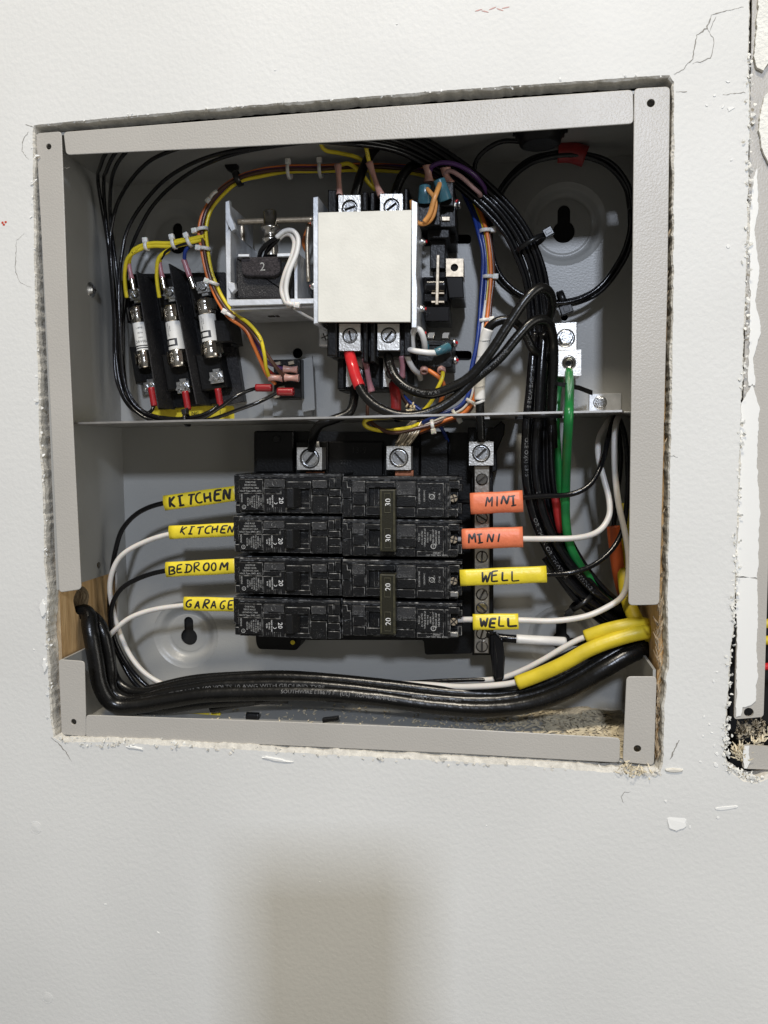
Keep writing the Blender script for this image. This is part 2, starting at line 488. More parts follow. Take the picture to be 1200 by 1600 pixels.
mat('pine', (.70, .47, .23), .75, col2=(.52, .32, .14), vscale=60, bump=.4, bscale=200, stretch=(6, 6, .6))
mat('wood_torn', (.50, .40, .27), .9, col2=(.28, .2, .12), vscale=200, bump=1, bscale=700, stretch=(1, 1, .25))
mat('shaving', (.82, .72, .52), .85, var=.3, vscale=300)
mat('dark_void', (.008, .008, .008), .9)  # near-black that stands for shade in openings and recesses
mat('dust', (.62, .54, .40), 1.0, bump=1, bscale=900, var=.45, vscale=260)
mat('fuse_paper', (.72, .72, .70), .45, var=.05, vscale=200)
mat('nickel', (.70, .67, .62), .2, 1.0, var=.3, vscale=200)
mat('fibre', (.012, .011, .013), .65, speck=.01, bump=.9, bscale=900, col2=(.012, .012, .013), vscale=500)
mat('felt', (.045, .038, .042), .95, bump=1, bscale=1100, var=.6, vscale=700)
mat('paint_chip', (.78, .78, .76), .6)
mat('crack', (.27, .255, .23), .9)
mat('strand_bare', (.55, .47, .36), .35, .7, var=.3, vscale=400)
mat('red_mark', (.5, .05, .02), .8)
mat('clear_plastic', (.30, .31, .31), .25, var=.1, vscale=60)

HH = 0.37703; WW = 0.37; D = 0.092
# ================================================================== THE WALL
def densify(pts, step, close=True):
    out = []; n = len(pts)
    for i in range(n if close else n - 1):
        a = Vector(pts[i]); b = Vector(pts[(i + 1) % n]); k = max(1, int((b - a).length / step))
        for j in range(k): out.append(tuple(a.lerp(b, j / k)))
    if not close: out.append(pts[-1])
    return out
def nz(x, z, f, seed=0.0): return noise.noise(Vector((x * f, z * f, seed)))
YW = -0.0032; YB = 0.0075
hole_px = [(51, 203), (52, 300), (54, 420), (58, 560), (62, 700), (68, 800), (70, 880), (74, 930), (72, 985), (76, 1060), (79, 1125), (84, 1152), (96, 1160),
           (180, 1160), (300, 1167), (450, 1176), (600, 1184), (750, 1192), (900, 1203), (965, 1208), (1000, 1212), (1031, 1210), (1036, 1192),
           (1038, 1110), (1040, 1066), (1041, 1058), (1046, 1046), (1044, 985), (1043, 930), (1046, 800), (1049, 640), (1052, 480), (1053, 330), (1053, 220), (1053, 128), (1046, 117),
           (1000, 120), (860, 130), (700, 141), (560, 152), (400, 164), (250, 177), (120, 189), (64, 194), (53, 196)]
hole2_px = [(1172, -160), (1170, 0), (1169, 100), (1171, 200), (1168, 330), (1164, 450), (1159, 600), (1154, 750), (1149, 880), (1146, 980), (1139, 1060), (1134, 1120), (1131, 1180),
            (1138, 1204), (1160, 1220), (1182, 1224), (1200, 1217), (1290, 1222), (1500, 1240), (1500, -160)]
def hole_loops(px, seed, inset_bottom):
    base = densify(pxout(px, YW), 0.0010)
    A = []; B = []; Cc = []
    n = len(base)
    cx = sum(p[0] for p in base) / n; cz = sum(p[1] for p in base) / n
    for i, (x, z) in enumerate(base):
        a = base[i - 2]; b = base[(i + 2) % n]
        t = Vector((b[0] - a[0], b[1] - a[1])).normalized(); nn = Vector((t.y, -t.x))
        if nn.dot(Vector((cx - x, cz - z))) < 0: nn = -nn          # points into the hole
        kk = .45 if nn.y < -.7 else 1; j = kk * 0.0006 * nz(x, z, 120, seed) + kk * 0.0004 * nz(x, z, 620, seed + 3) + .0012 * max(0, nz(x, z, 55, seed + 9) - .25)
        p = Vector((x, z)) + nn * (-j if True else 0)
        w = 0.0002 + 0.0005 * (1 + nz(x, z, 230, seed + 5)) + 0.0002 * nz(x, z, 500, seed + 7) + .0016 * max(0, nz(x, z, 45, seed + 2) - .1)
        if nn.y > .7: w += inset_bottom * (1 + .5 * nz(x, z, 90, seed))
        q = p + nn * max(.0003, w)
        r = p + nn * (max(.0003, w) + 0.0003 + .0003 * nz(x, z, 200, seed + 1))
        A.append((p.x, p.y)); B.append((q.x, q.y)); Cc.append((r.x, r.y))
    return A, B, Cc
def seg_wall(mb, A, B, Cc):
    n = len(A)
    for L1, y1, L2, y2, steps, sd in ((A, YW, B, YW + .0012, 2, 1), (B, YW + .0012, Cc, YB, 9, 2)):
        rows = []
        for k in range(steps + 1):
            t = k / steps; row = []
            for i in range(n):
                x = L1[i][0] * (1 - t) + L2[i][0] * t; z = L1[i][1] * (1 - t) + L2[i][1] * t; y = y1 * (1 - t) + y2 * t
                if 0 < t < 1 or (sd == 2 and t == 1):
                    e = (.00025 if sd == 2 else .0002) * (1 if z < .3 else .35)
                    x += 1.6 * e * noise.noise(Vector((x * 330, y * 330, z * 330))); z += 1.6 * e * noise.noise(Vector((x * 330, y * 330 + 9, z * 330)))
                    if sd == 1: y += .0004 * noise.noise(Vector((x * 900, 5, z * 900)))
                row.append((x, y, z))
            rows.append(row)
        vs = [p for r_ in rows for p in r_]; fs = []
        for k in range(steps):
            for i in range(n):
                q = (i + 1) % n
                fs.append((k * n + i, k * n + q, (k + 1) * n + q, (k + 1) * n + i))
        mb.add(vs, fs, 1, sd == 2)
A1, B1, C1 = hole_loops(hole_px, 1.0, .0022)
A2, B2, C2 = hole_loops(hole2_px, 5.0, .0012)
mb = MB()
outer = [(-.7, -.7), (1.2, -.7), (1.2, 1.0), (-.7, 1.0)]
tris = tessellate_polygon([[Vector((x, z, 0)) for x, z in l] for l in (outer, A1, A2)])
flat = outer + A1 + A2
fs = []
for t in tris:
    a, b, c = [flat[i] for i in t]
    fs.append(t if (b[0]-a[0])*(c[1]-a[1]) - (c[0]-a[0])*(b[1]-a[1]) > 0 else (t[0], t[2], t[1]))
mb.add([(x, YW, z) for x, z in flat], fs, 0)
seg_wall(mb, A1, B1, C1); seg_wall(mb, A2, B2, C2)
tris = tessellate_polygon([[Vector((x, z, 0)) for x, z in l] for l in (outer, C1, C2)])
flat = outer + C1 + C2
mb.add([(x, YB, z) for x, z in flat], [tuple(t) for t in tris], 1)
wall = build('wall', mb, [M['wall_paint'], M['gypsum']], kind='structure')

# cavity behind the drywall: back sheet coloured as deep shade, studs
mb = MB(); mb.bm(boxbm((-.7, .115, -.7), (1.2, .13, 1.0)))
build('cavity_back', mb, M['dark_void'], kind='structure')
def stud(x0, x1, z0, z1, hole=None, label=''):
    mb = MB()
    if hole:
        # side face with a bored hole, seen through the cut side wall: build as plates across x
        (hy, hz, hr, _s) = hole
        vs = []
        out = [(.0078, z0), (.088, z0), (.088, z1), (.0078, z1)]
        h = [(hy + hr * math.cos(a) * (1 + .06 * math.sin(5 * a)), hz + hr * math.sin(a)) for a in [2 * math.pi * i / 28 for i in range(28)]]
        tmp = MB(); plate(tmp, out, [h], 0, x1 - x0, 0, 1)
        xs = x1 if hole[3] > 0 else x0; sg = -1 if hole[3] > 0 else 1
        mb.add([(xs + sg * v.y, v.x, v.z) for v in tmp.v], [f[::-1] if sg < 0 else f for f in tmp.f], 0)
        for i, m_ in enumerate(tmp.m): mb.m[i] = m_
    else:
        mb.bm(boxbm((x0, .0078, z0), (x1, .088, z1), .001))
    return build('wall_stud', mb, [M['pine'], M['wood_torn']], None, label, 'stud')
zc = P(148, 950, .03).z
stud(-.0405, -.0025, -.09, .5, (.034, zc + .004, .0098, 1), 'pine stud with a bored cable hole behind the cut left side of the box')
stud(WW + .0022, WW + .012, -.09, .5, None, 'splintered pine stud along the right edge of the grey box')

def splinters(name, pts, Y0, Y1, n, lmin, lmax, wid, m_, label, spread=.002, seed=1, flatd=.3, up=None):
    rng = random.Random(seed); mb = MB()
    w = [P(*p) for p in pts]
    for i in range(n):
        t = rng.random() * (len(w) - 1); k = int(t); c = w[k].lerp(w[min(k + 1, len(w) - 1)], t - k)
        c = c + Vector((rng.gauss(0, spread), rng.uniform(Y0, Y1), rng.gauss(0, spread)))
        L = rng.uniform(lmin, lmax); ang = rng.uniform(0, math.pi); el = rng.uniform(-flatd, flatd)
        d = Vector((math.cos(ang) * math.cos(el), math.sin(el), math.sin(ang) * math.cos(el)))
        if up: d = (d + Vector(up)).normalized()
        s_ = d.cross(Vector((0, 1, 0))).normalized() * wid * rng.uniform(.4, 1.3); u_ = Vector((0, -1, 0)) * wid * .35
        mid = c + d * L * .5 + Vector((0, -1, 0)) * L * rng.uniform(0, .25)
        vs = [c - s_, c + s_, mid - s_ * 1.1, mid + s_ * 1.1, c + d * L - s_ * .3, c + d * L + s_ * .3]
        vs += [v - u_ for v in vs]
        mb.add(vs, [(0, 1, 3, 2), (2, 3, 5, 4), (6, 8, 9, 7), (8, 10, 11, 9), (0, 2, 8, 6), (2, 4, 10, 8), (1, 7, 9, 3), (3, 9, 11, 5), (0, 6, 7, 1), (4, 5, 11, 10)], 0)
    return build(name, mb, m_, None, label, None, None, 'stuff')
splinters('wood_splinters', [(1038, 200, .002), (1036, 500, .002), (1030, 800, .002), (1030, 940, .002), (1030, 1040, .004), (1027, 1190, .002)], 0, .002, 170, .002, .012, .0003, M['wood_torn'], 'torn wood fibres along the right cut edge', .0006, 4, .15, (0, 0, 1.8))
# torn paper and plaster crumbs round the opening
splinters('paper_flakes', [(48, 205, YW), (56, 560, YW), (72, 930, YW), (78, 1140, YW)], -.0005, .002, 90, .0008, .003, .0007, M['paint_chip'], 'torn drywall paper flakes down the left cut edge', .0007, 11, .5)
splinters('paper_flakes', [(95, 1162, YW), (300, 1170, YW), (600, 1186, YW), (1000, 1212, YW), (1034, 1209, YW)], -.0006, .0015, 200, .001, .004, .0007, M['paper'], 'torn drywall paper along the bottom cut edge', .0008, 12, .5)
splinters('paper_flakes', [(60, 194, YW), (400, 164, YW), (1045, 117, YW)], -.0004, .0012, 110, .0006, .002, .0004, M['paint_chip'], 'fine torn paper along the top cut edge', .0005, 13, .5)
splinters('plaster_crumbs', [(1170, 60, YW), (1168, 400, YW), (1152, 850, YW), (1135, 1120, YW), (1134, 1200, YW), (1190, 1222, YW)], -.001, .002, 420, .0006, .0028, .0007, M['mud'], 'crumbled joint compound along the saw cut at right', .0010, 14, .8)
splinters('plaster_crumbs', [(96, 1158, -.003), (180, 1160, -.003), (300, 1165, -.003)], -.002, .004, 90, .001, .003, .0007, M['mud'], 'plaster crumbs in the bottom left corner of the cut', .0012, 15, .8)
splinters('wood_shavings', [(975, 1198, -.003), (985, 1205, -.004), (1010, 1205, -.003)], -.003, .003, 70, .001, .004, .0004, M['shaving'], 'pale wood shavings by the bottom right corner of the opening', .0018, 16, .8)

# paint cracks, lifted flakes, plugs and specks
def crack(name, px, w=.0003, seed=1, m_='crack', lift=.00012):
    rng = random.Random(seed); pts = densify(pxout(px, YW), .0011, False); mb = MB()
    pts = [(x + rng.gauss(0, .00022), z + rng.gauss(0, .00022)) for x, z in pts]; n = len(pts); L = []; Q = []
    for i in range(n):
        a = pts[max(0, i - 1)]; b = pts[min(n - 1, i + 1)]; t = Vector((b[0] - a[0], b[1] - a[1])).normalized()
        e = w * rng.uniform(.3, 1.2) * min(1, 3 * min(i + 1, n - i) / n + .15)
        L.append((pts[i][0] - t.y * e, pts[i][1] + t.x * e)); Q.append((pts[i][0] + t.y * e, pts[i][1] - t.x * e))
    mb.add([(x, YW - lift, z) for x, z in L] + [(x, YW - lift, z) for x, z in Q], [(i, i + n, i + n + 1, i + 1) for i in range(n - 1)], 0)
    return build(name, mb, M[m_], wall)
crack('hairline_crack', [(1052, 117), (1068, 108), (1082, 92), (1086, 70), (1088, 55), (1104, 44), (1112, 24), (1120, 21), (1142, 15), (1162, 11)], .00035, 1)
crack('hairline_crack', [(1104, 44), (1108, 50), (1112, 42), (1118, 26)], .0002, 2)
crack('hairline_crack', [(1108, 50), (1115, 62), (1114, 82), (1110, 90), (1094, 96), (1082, 100)], .0002, 3)
crack('hairline_crack', [(1056, 144), (1074, 143)], .0002, 4); crack('hairline_crack', [(1130, 147), (1165, 145)], .0002, 5)
crack('hairline_crack', [(45, 205), (36, 220), (34, 236), (45, 250)], .0002, 6)
crack('hairline_crack', [(38, 365), (26, 376), (24, 420), (30, 440), (50, 450)], .0002, 7)
crack('hairline_crack', [(40, 196), (52, 198)], .0003, 8); crack('hairline_crack', [(1047, 1187), (1054, 1170), (1062, 1157)], .0005, 9)
crack('hairline_crack', [(80, 1152), (96, 1166), (106, 1180), (112, 1190)], .0004, 10)
crack('hairline_crack', [(1042, 712), (1060, 714)], .0002, 12)
crack('hairline_crack', [(975, 1255), (970, 1245), (976, 1238), (985, 1237)], .00015, 13)
crack('hairline_crack', [(108, 262), (96, 262)], .0001, 14)
def flake(name, px, py, rx, ry, th=.0006, m_='paint_chip', seed=0, n=16, curl=.0, ang=0., lo=.86):
    rng = random.Random(seed); c = P(px, py, YW); mb = MB(); s_ = S(YW)
    pts = []
    for i in range(n):
        a = 2 * math.pi * i / n; k = rng.uniform(lo, 1.08)
        x = rx * k * math.cos(a) * s_; z = ry * k * math.sin(a) * s_
        pts.append((c.x + x * math.cos(ang) - z * math.sin(ang), c.z + x * math.sin(ang) + z * math.cos(ang)))
    bm = prismbm(pts, YW - th, YW + .0002, th * .4)
    if curl:
        for v in bm.verts: v.co.y -= curl * max(0, (v.co.z - c.z + ry * s_) / (2 * ry * s_)) ** 2 * .002
    mb.bm(bm); return build(name, mb, M[m_], wall)
flake('lifted_paint_disc', 1057, 1285, 15, 13, .0008, 'paint_chip', 1, curl=-.6)
def plug(px, py, rpx):
    c = P(px, py, YW); r = rpx * S(YW); mb = MB(); rng = random.Random(int(px))
    lathe(mb, [(r * 1.04, -.0002), (r * 1.02, .0001), (r * .97, .00014), (r * .94, .00002), (r * .9, .00006), (0.0001, .00008)], (c.x, YW, c.z), n=26, cap=False)
    return build('screw_dimple', mb, M['wall_paint'], wall)
plug(56, 1293, 11); plug(74, 1559, 10)
for i, (x, y, rx, ry) in enumerate([(165, 1413, 4, 2), (247, 1457, 2, 4), (1078, 1292, 3, 2), (1122, 1278, 3, 3), (1137, 128 + 0, 5, 2), (1142, 170, 7, 4), (1130, 167, 4, 2), (1138, 385, 4, 4),
        (1104, 165, 3, 2), (1116, 150, 3, 2), (1143, 250, 3, 2), (1100, 1120, 3, 2), (1108, 1132, 2, 3), (1112, 1145, 3, 2), (1098, 1150, 2, 2), (1116, 1165, 4, 2), (1120, 1178, 4, 3), (1118, 1195, 5, 4), (1094, 1190, 3, 2),
        (1120, 1050, 2, 3), (1115, 1065, 3, 2), (1040, 1252, 3, 3), (620, 38, 2, 1), (430, 110, 2, 1), (53, 1015, 2, 2), (760, 1290, 2, 2), (500, 1378, 2, 1)]):
    flake('plaster_speck', x, y, rx * .9, ry * .8, .0003, 'paint_chip', i + 3, 7, ang=i * .7, lo=.5)
flake('paint_scrape', 1132, 1262, 26, 3.2, .0004, 'paint_chip', 44, 14, ang=.13, lo=.5)
flake('lifted_paper_flap', 68, 950, 7, 16, .0012, 'paint_chip', 51, 12, lo=.6)
flake('lifted_paper_flap', 71, 1040, 5, 14, .0012, 'paint_chip', 52, 12, lo=.6)
flake('lifted_paper_flap', 210, 1168, 17, 3, .0009, 'paint_chip', 53, 12, ang=-.12, lo=.5)
flake('lifted_paper_flap', 430, 1186, 30, 3, .0009, 'paint_chip', 54, 12, ang=-.1, lo=.5)
flake('lifted_paper_flap', 1053, 1203, 14, 3, .0012, 'paper', 55, 12, ang=.05)
for i, (x, y) in enumerate([(6, 351), (9, 347), (4, 348)]): flake('red_ink_spot', x, y, 2.2, 2, .00015, 'red_mark', 70 + i, 7)
for i, (x, y, a) in enumerate([(748, 16, .2), (758, 18, -.3), (770, 13, .3), (781, 15, -.4), (790, 12, .1)]): flake('brown_scuff', x, y, 6, 1.0, .00012, 'crimp_pink', 80 + i, 7, ang=a)

# ================================================================== THE GREY BOX
box = thing('electrical_enclosure', (WW / 2, D, 0), 'open grey steel electrical box recessed in the cut drywall opening', 'electrical box')
TH = 0.0016
zt = HH
mb = MB()                                            # back panel with round openings where the dimples sit
KH = [(882, 350, 60, 42), (272, 372, 60, 36), (290, 992, 56, 33), (878, 998, 52, 33)]
holes = []
for kx, ky, ro, ri in KH:
    c = P(kx, ky, D); holes.append(circ(c.x, c.z, ro * S(D), 36))
def rh(x0, y0, x1, y1, rr=.002): return rnd(pxout(rect(x0, y0, x1, y1), D), rr, 4)
holes += [rh(700, 366, 736, 381, .0028), rh(700, 548, 737, 563, .0028)]
for (x, y, r) in ((465, 552, 8), (467, 641, 9), (882, 496, 5), (870, 665, 4.5), (688, 686, 6), (350, 641, 4)):
    c = P(x, y, D); holes.append(circ(c.x, c.z, r * S(D), 16))
plate(mb, [(0, 0), (WW, 0), (WW, zt), (0, zt)], holes, D, D + TH)
build('back_panel', mb, M['box_inside'], box)
for kx, ky, ro, ri in KH:
    mb = MB(); c = P(kx, ky, D); r1, r2 = ro * S(D), ri * S(D)
    n = 48; vs = []; fs = []
    prof = [(r1, 0), (r1 * .975, -.0004), (r1 * .9, -.0012)]
    for j in range(1, 7):
        t = j / 7; prof.append((r1 * .9 * (1 - t) + r2 * 1.04 * t, -.0012 - .0052 * (t * t * (3 - 2 * t))))
    prof += [(r2 * 1.0, -.0066), (r2 * .96, -.0064), (r2 * .92, -.0063)]
    for r, h in prof:
        for i in range(n): a = 2 * math.pi * i / n; vs.append((c.x + r * math.cos(a), D - h, c.z + r * math.sin(a)))
    for j in range(len(prof) - 1):
        for i in range(n): k = (i + 1) % n; fs.append((j * n + i, j * n + k, (j + 1) * n + k, (j + 1) * n + i))
    mb.add(vs, fs, 0, True)
    k_ = 1.0 if ky < 360 else .88
    plate(mb, circ(c.x, c.z, prof[-1][0], n), [keyhole(c.x, c.z - .0035 * k_, .0074 * k_, .0042 * k_, .0135 * k_)], D + .0063, D + .0075)
    build('keyhole_dimple', mb, M['box_inside'], box)
mb = MB(); mb.bm(boxbm((-.001, D + .010, -.001), (WW + .001, D + .012, HH + .001)))
build('shade_backing', mb, M['dark_void'], box)  # near-black sheet added so the panel holes read as shade
# side walls; both are cut away low down where the cables pass
yF = .0008
zA, zB = P(93, 922, 0).z, P(95, 1032, 0).z
def sidewall(x0, x1, notch, holes=()):
    mb = MB()
    (za, zb, yd) = notch
    out = [(yF, 0), (D, 0), (D, zt), (yF, zt), (yF, za), (yd, za), (yd, zb), (yF, zb)]
    tmp = MB(); plate(tmp, out, [circ(y, z, r, 16) for y, z, r in holes], 0, x1 - x0)
    mb.add([(x0 + v.y, v.x, v.z) for v in tmp.v], tmp.f)
    return mb
def onleft(px, py):      # pixel -> (y, z) on the plane x=0
    d = ROT @ Vector(((px - 600) / FPX, (800 - py) / FPX, -1.0)); p = CAM + d * ((0 - CAM.x) / d.x); return p.y, p.z
hl = onleft(151, 883)
build('side_wall', sidewall(0, TH, (zA, zB, .077), [(hl[0], hl[1], .0024)]), M['box_inside'], box)
zA2, zB2 = P(1028, 944, 0).z, P(1026, 1047, 0).z
build('side_wall', sidewall(WW - TH, WW, (zA2, zB2, .07)), M['box_inside'], box)
mb = MB(); mb.bm(boxbm((TH, yF, zt - TH), (WW - TH, D, zt))); build('top_wall', mb, M['box_inside'], box)
mb = MB(); mb.bm(boxbm((TH, yF, 0), (WW - TH, D, TH))); build('bottom_wall', mb, M['box_inside'], box)
# front flanges
def flange(name, px, holes=(), rr=.0022, yf=-.0006, yb=.0008):
    mb = MB(); out = rnd(pxout(px, yf), rr, 4)
    hs = [circ(P(x, y, yf).x, P(x, y, yf).z, r * S(yf), 18) for x, y, r in holes]
    plate(mb, out, hs, yf, yb)
    # rolled bead round the outline and the holes
    for loop, rad in [(out, .0004)] + [(h, .00035) for h in hs]:
        n = len(loop); vs = []; fs = []
        ccx = sum(p[0] for p in loop) / n; ccz = sum(p[1] for p in loop) / n
        for j in range(4):
            a = math.pi / 2 * j / 3
            for i in range(n):
                p = Vector(loop[i]); t = (Vector(loop[(i + 1) % n]) - Vector(loop[i - 1])).normalized(); nn = Vector((t.y, -t.x))
                if nn.dot(p - Vector((ccx, ccz))) < 0: nn = -nn
                q = p + nn * rad * (math.sin(a) - .0) * (1 if loop is out else -.6)
                vs.append((q.x, yf + rad * (1 - math.cos(a)), q.y))
        for j in range(3):
            for i in range(n): k = (i + 1) % n; fs.append((j * n + i, j * n + k, (j + 1) * n + k, (j + 1) * n + i))
        mb.add(vs, fs, 0, True)
    return build(name, mb, M['box_paint'], box)
flange('left_flange', [(57, 209), (95, 206), (99, 310), (106, 515), (115, 700), (126, 920), (93, 925), (76, 560)], [(76, 229, 5)])
flange('right_flange', [(992, 139), (1046, 136), (1042, 440), (1035, 720), (1029, 944), (983, 945), (988, 560)], [(1017, 161, 6)], yf=-.0016, yb=.0000)
flange('top_flange', [(100, 207), (330, 189), (600, 168), (988, 141), (989, 192), (700, 212), (400, 227), (104, 241)], yf=-.0011, yb=.0004)
flange('bottom_flange', [(135, 1118), (400, 1127), (700, 1139), (968, 1154), (967, 1191), (700, 1176), (400, 1162), (135, 1152)], yf=-.0011, yb=.0004)
flange('corner_tab', [(92, 1031), (131, 1034), (134, 1150), (97, 1147)], [(115, 1128, 5.5)])
flange('corner_tab', [(980, 1058), (1025, 1058), (1021, 1195), (974, 1190)], [(996, 1170, 6)])
# sheet-metal divider shelf
mb = MB(); zs = P(700, 655, .022)
y0 = .010
a, b = P(120, 663, y0), P(986, 643, y0)
tmp = MB(); cuts = []
for (xa, xb, ya, yb_) in ((480, 512, .030, .075), (606, 706, .018, .080), (741, 764, .0225, .075), (810, 902, .0225, .085)):
    cuts.append([(P(xa, 650, ya).x, ya), (P(xb, 650, ya).x, ya), (P(xb, 650, ya).x, yb_), (P(xa, 650, ya).x, yb_)])
plate(tmp, [(TH, y0), (P(972, 644, y0).x, y0), (P(972, 644, y0).x + .006, y0 + .03), (WW - TH, y0 + .04), (WW - TH, D), (TH, D)], cuts, 0, .0012)
mb.add([(v.x, v.z, a.z + (b.z - a.z) * v.x / WW + v.y) for v in tmp.v], tmp.f)
build('divider_shelf', mb, M['steel_edge'], box)
mb = MB(); c = P(945, 632, D - .001)
wbox(mb, c.x, c.z, 46 * S(D), 32 * S(D), D - .0025, D, .0003)
br = build('shelf_bracket', mb, M['zinc_plate'], box); screw(br, 938, 629, D - .0035, 8, 'hex', 0.3, h=.0016)
mb = MB()
a, b = P(922, 655, .075), P(984, 648, .03); mb.bm(boxbm((a.x, .03, b.z + .001), (WW - TH, D, b.z + .002), .0002)); build('shelf_tab', mb, M['zinc_plate'], box)
# screw in the left side wall
ly, lz = onleft(138, 453); mb = MB()
lathe(mb, [(.0052, 0), (.0052, .0006), (.0036, .0012), (.0034, .0024), (.002, .003)], (TH, ly, lz), (1, 0, 0), 20)
mb.bm(boxbm((TH + .0028, ly - .0022, lz - .0004), (TH + .0033, ly + .0022, lz + .0004)), 1); mb.bm(boxbm((TH + .0028, ly - .0004, lz - .0022), (TH + .0034, ly + .0004, lz + .0022)), 1)  # raised dark bars stand for the shaded cross recess
build('side_wall_screw', mb, [M['zinc'], M['dark_metal']], box)
# yellow warning sticker and white sticker on the back panel
mb = MB(); pxslab(mb, rect(236, 634, 366, 661), D - .0003, D, 0, rr=.002); st = build('warning_sticker', mb, M['sleeve_yellow'], box)
mb = MB()
for q, (x, y, t) in enumerate([(286, 648, '1'), (305, 646, 'NG'), (324, 645, '!'), (344, 644, '1')]): c = P(x, y, D - .0005); flat_text(mb, t, .004, c.x, c.z, D - .0005)
build('sticker_print', mb, M['ink'], st)
mb = MB(); pxslab(mb, rect(368, 632, 412, 662), D - .0003, D, 0); build('blank_sticker', mb, M['clear_plastic'], box)
# knock-out plug at top right
pc = P(844, 205, .030); plug_t = thing('cable_grommet', (pc.x, .030, zt - TH), 'round black plastic grommet in the top of the box, upper right', 'grommet')
mb = MB(); lathe(mb, [(.0140, 0), (.0150, .002), (.0150, .006), (.0140, .008), (.0128, .009), (.0120, .0125), (.0100, .0132)], (pc.x, .030, zt - TH), (0, 0, -1), 28)
build('grommet_body', mb, M['black_plastic'], plug_t)
mb = MB()
for i in range(14): a = 2 * math.pi * i / 14; mb.bm(boxbm((pc.x + .0148 * math.cos(a) - .0012, .030 + .0148 * math.sin(a) - .0012, zt - .0085), (pc.x + .0148 * math.cos(a) + .0012, .030 + .0148 * math.sin(a) + .0012, zt - .004), .0004))
build('grip_ribs', mb, M['black_plastic'], plug_t)
# dust and shavings lying on the bottom wall
rng = random.Random(5); mb = MB()
for i in range(2800):
    u = rng.random() ** .5; x = .02 + u * .335; y = rng.uniform(.004, .075)
    if rng.random() > .25 + .75 * max(0, (x - .22) / .14): continue
    r = rng.uniform(.0003, .0013) * (2.0 if x > .27 else 1); a = rng.uniform(0, 3.1); c_, s_ = math.cos(a) * r * 1.6, math.sin(a) * r * 1.6
    e_ = max(0, min(1, (x - .29) / .05)) * min(1, .3 + (y - .004) / .085)
    h = TH + rng.uniform(.0001, .0008) + max(0, e_ * .0055 * (.55 + .6 * nz(x, y, 60)) - .0010)
    mb.add([(x - c_, y - s_, h), (x + s_ * .4, y - c_ * .4, h + .0002), (x + c_, y + s_, h + .0006), (x - s_ * .4, y + c_ * .4, h + .0003), (x, y, h - .0005)], [(0, 1, 2, 3), (0, 4, 1), (1, 4, 2), (2, 4, 3), (3, 4, 0)])
build('wood_shavings', mb, M['shaving'], None, 'pale wood shavings strewn on the floor of the box', None, None, 'stuff')
mb = MB()                                            # dirt heap in the corner
N_ = 26
vs = []; 
for i in range(N_ + 1):
    for j in range(N_ + 1):
        x = .285 + .082 * i / N_; y = .004 + .085 * j / N_
        e = max(0, min(1, (x - .29) / .05)) * min(1, (.3 + j / N_)); k = 1 if 0 < i < N_ and 0 < j < N_ else 0
        vs.append((x, y, TH - .0012 + k * e * .0055 * (.55 + .6 * nz(x, y, 60)) + .0012 * k * e * nz(x, y, 400)))
mb.add(vs, [(i * (N_ + 1) + j, (i + 1) * (N_ + 1) + j, (i + 1) * (N_ + 1) + j + 1, i * (N_ + 1) + j + 1) for i in range(N_) for j in range(N_)], 0, True)
build('sawdust', mb, M['dust'], None, 'brown sawdust heap in the bottom right corner of the box', None, None, 'stuff')
mb = MB(); pxslab(mb, [(503, 1124), (527, 1121), (528, 1126), (504, 1130)], .03, .034, .0003); build('wire_offcut', mb, M['black_plastic'], None, 'short black wire offcut on the floor of the box', 'offcut')
for (pp, m_, lb) in (([(245, 1119, .045), (300, 1121, .045), (345, 1120, .045)], 'jacket_yellow', 'yellow cable jacket scrap lying under the black cables'), ([(385, 1119, .04), (405, 1120, .04)], 'black_plastic', 'black plastic scrap on the floor of the box beside the yellow scrap')):
    mb = MB(); tube(mb, Path(pp), .003, 10, flat=.5); build('jacket_scrap', mb, M[m_], None, lb, 'scrap')

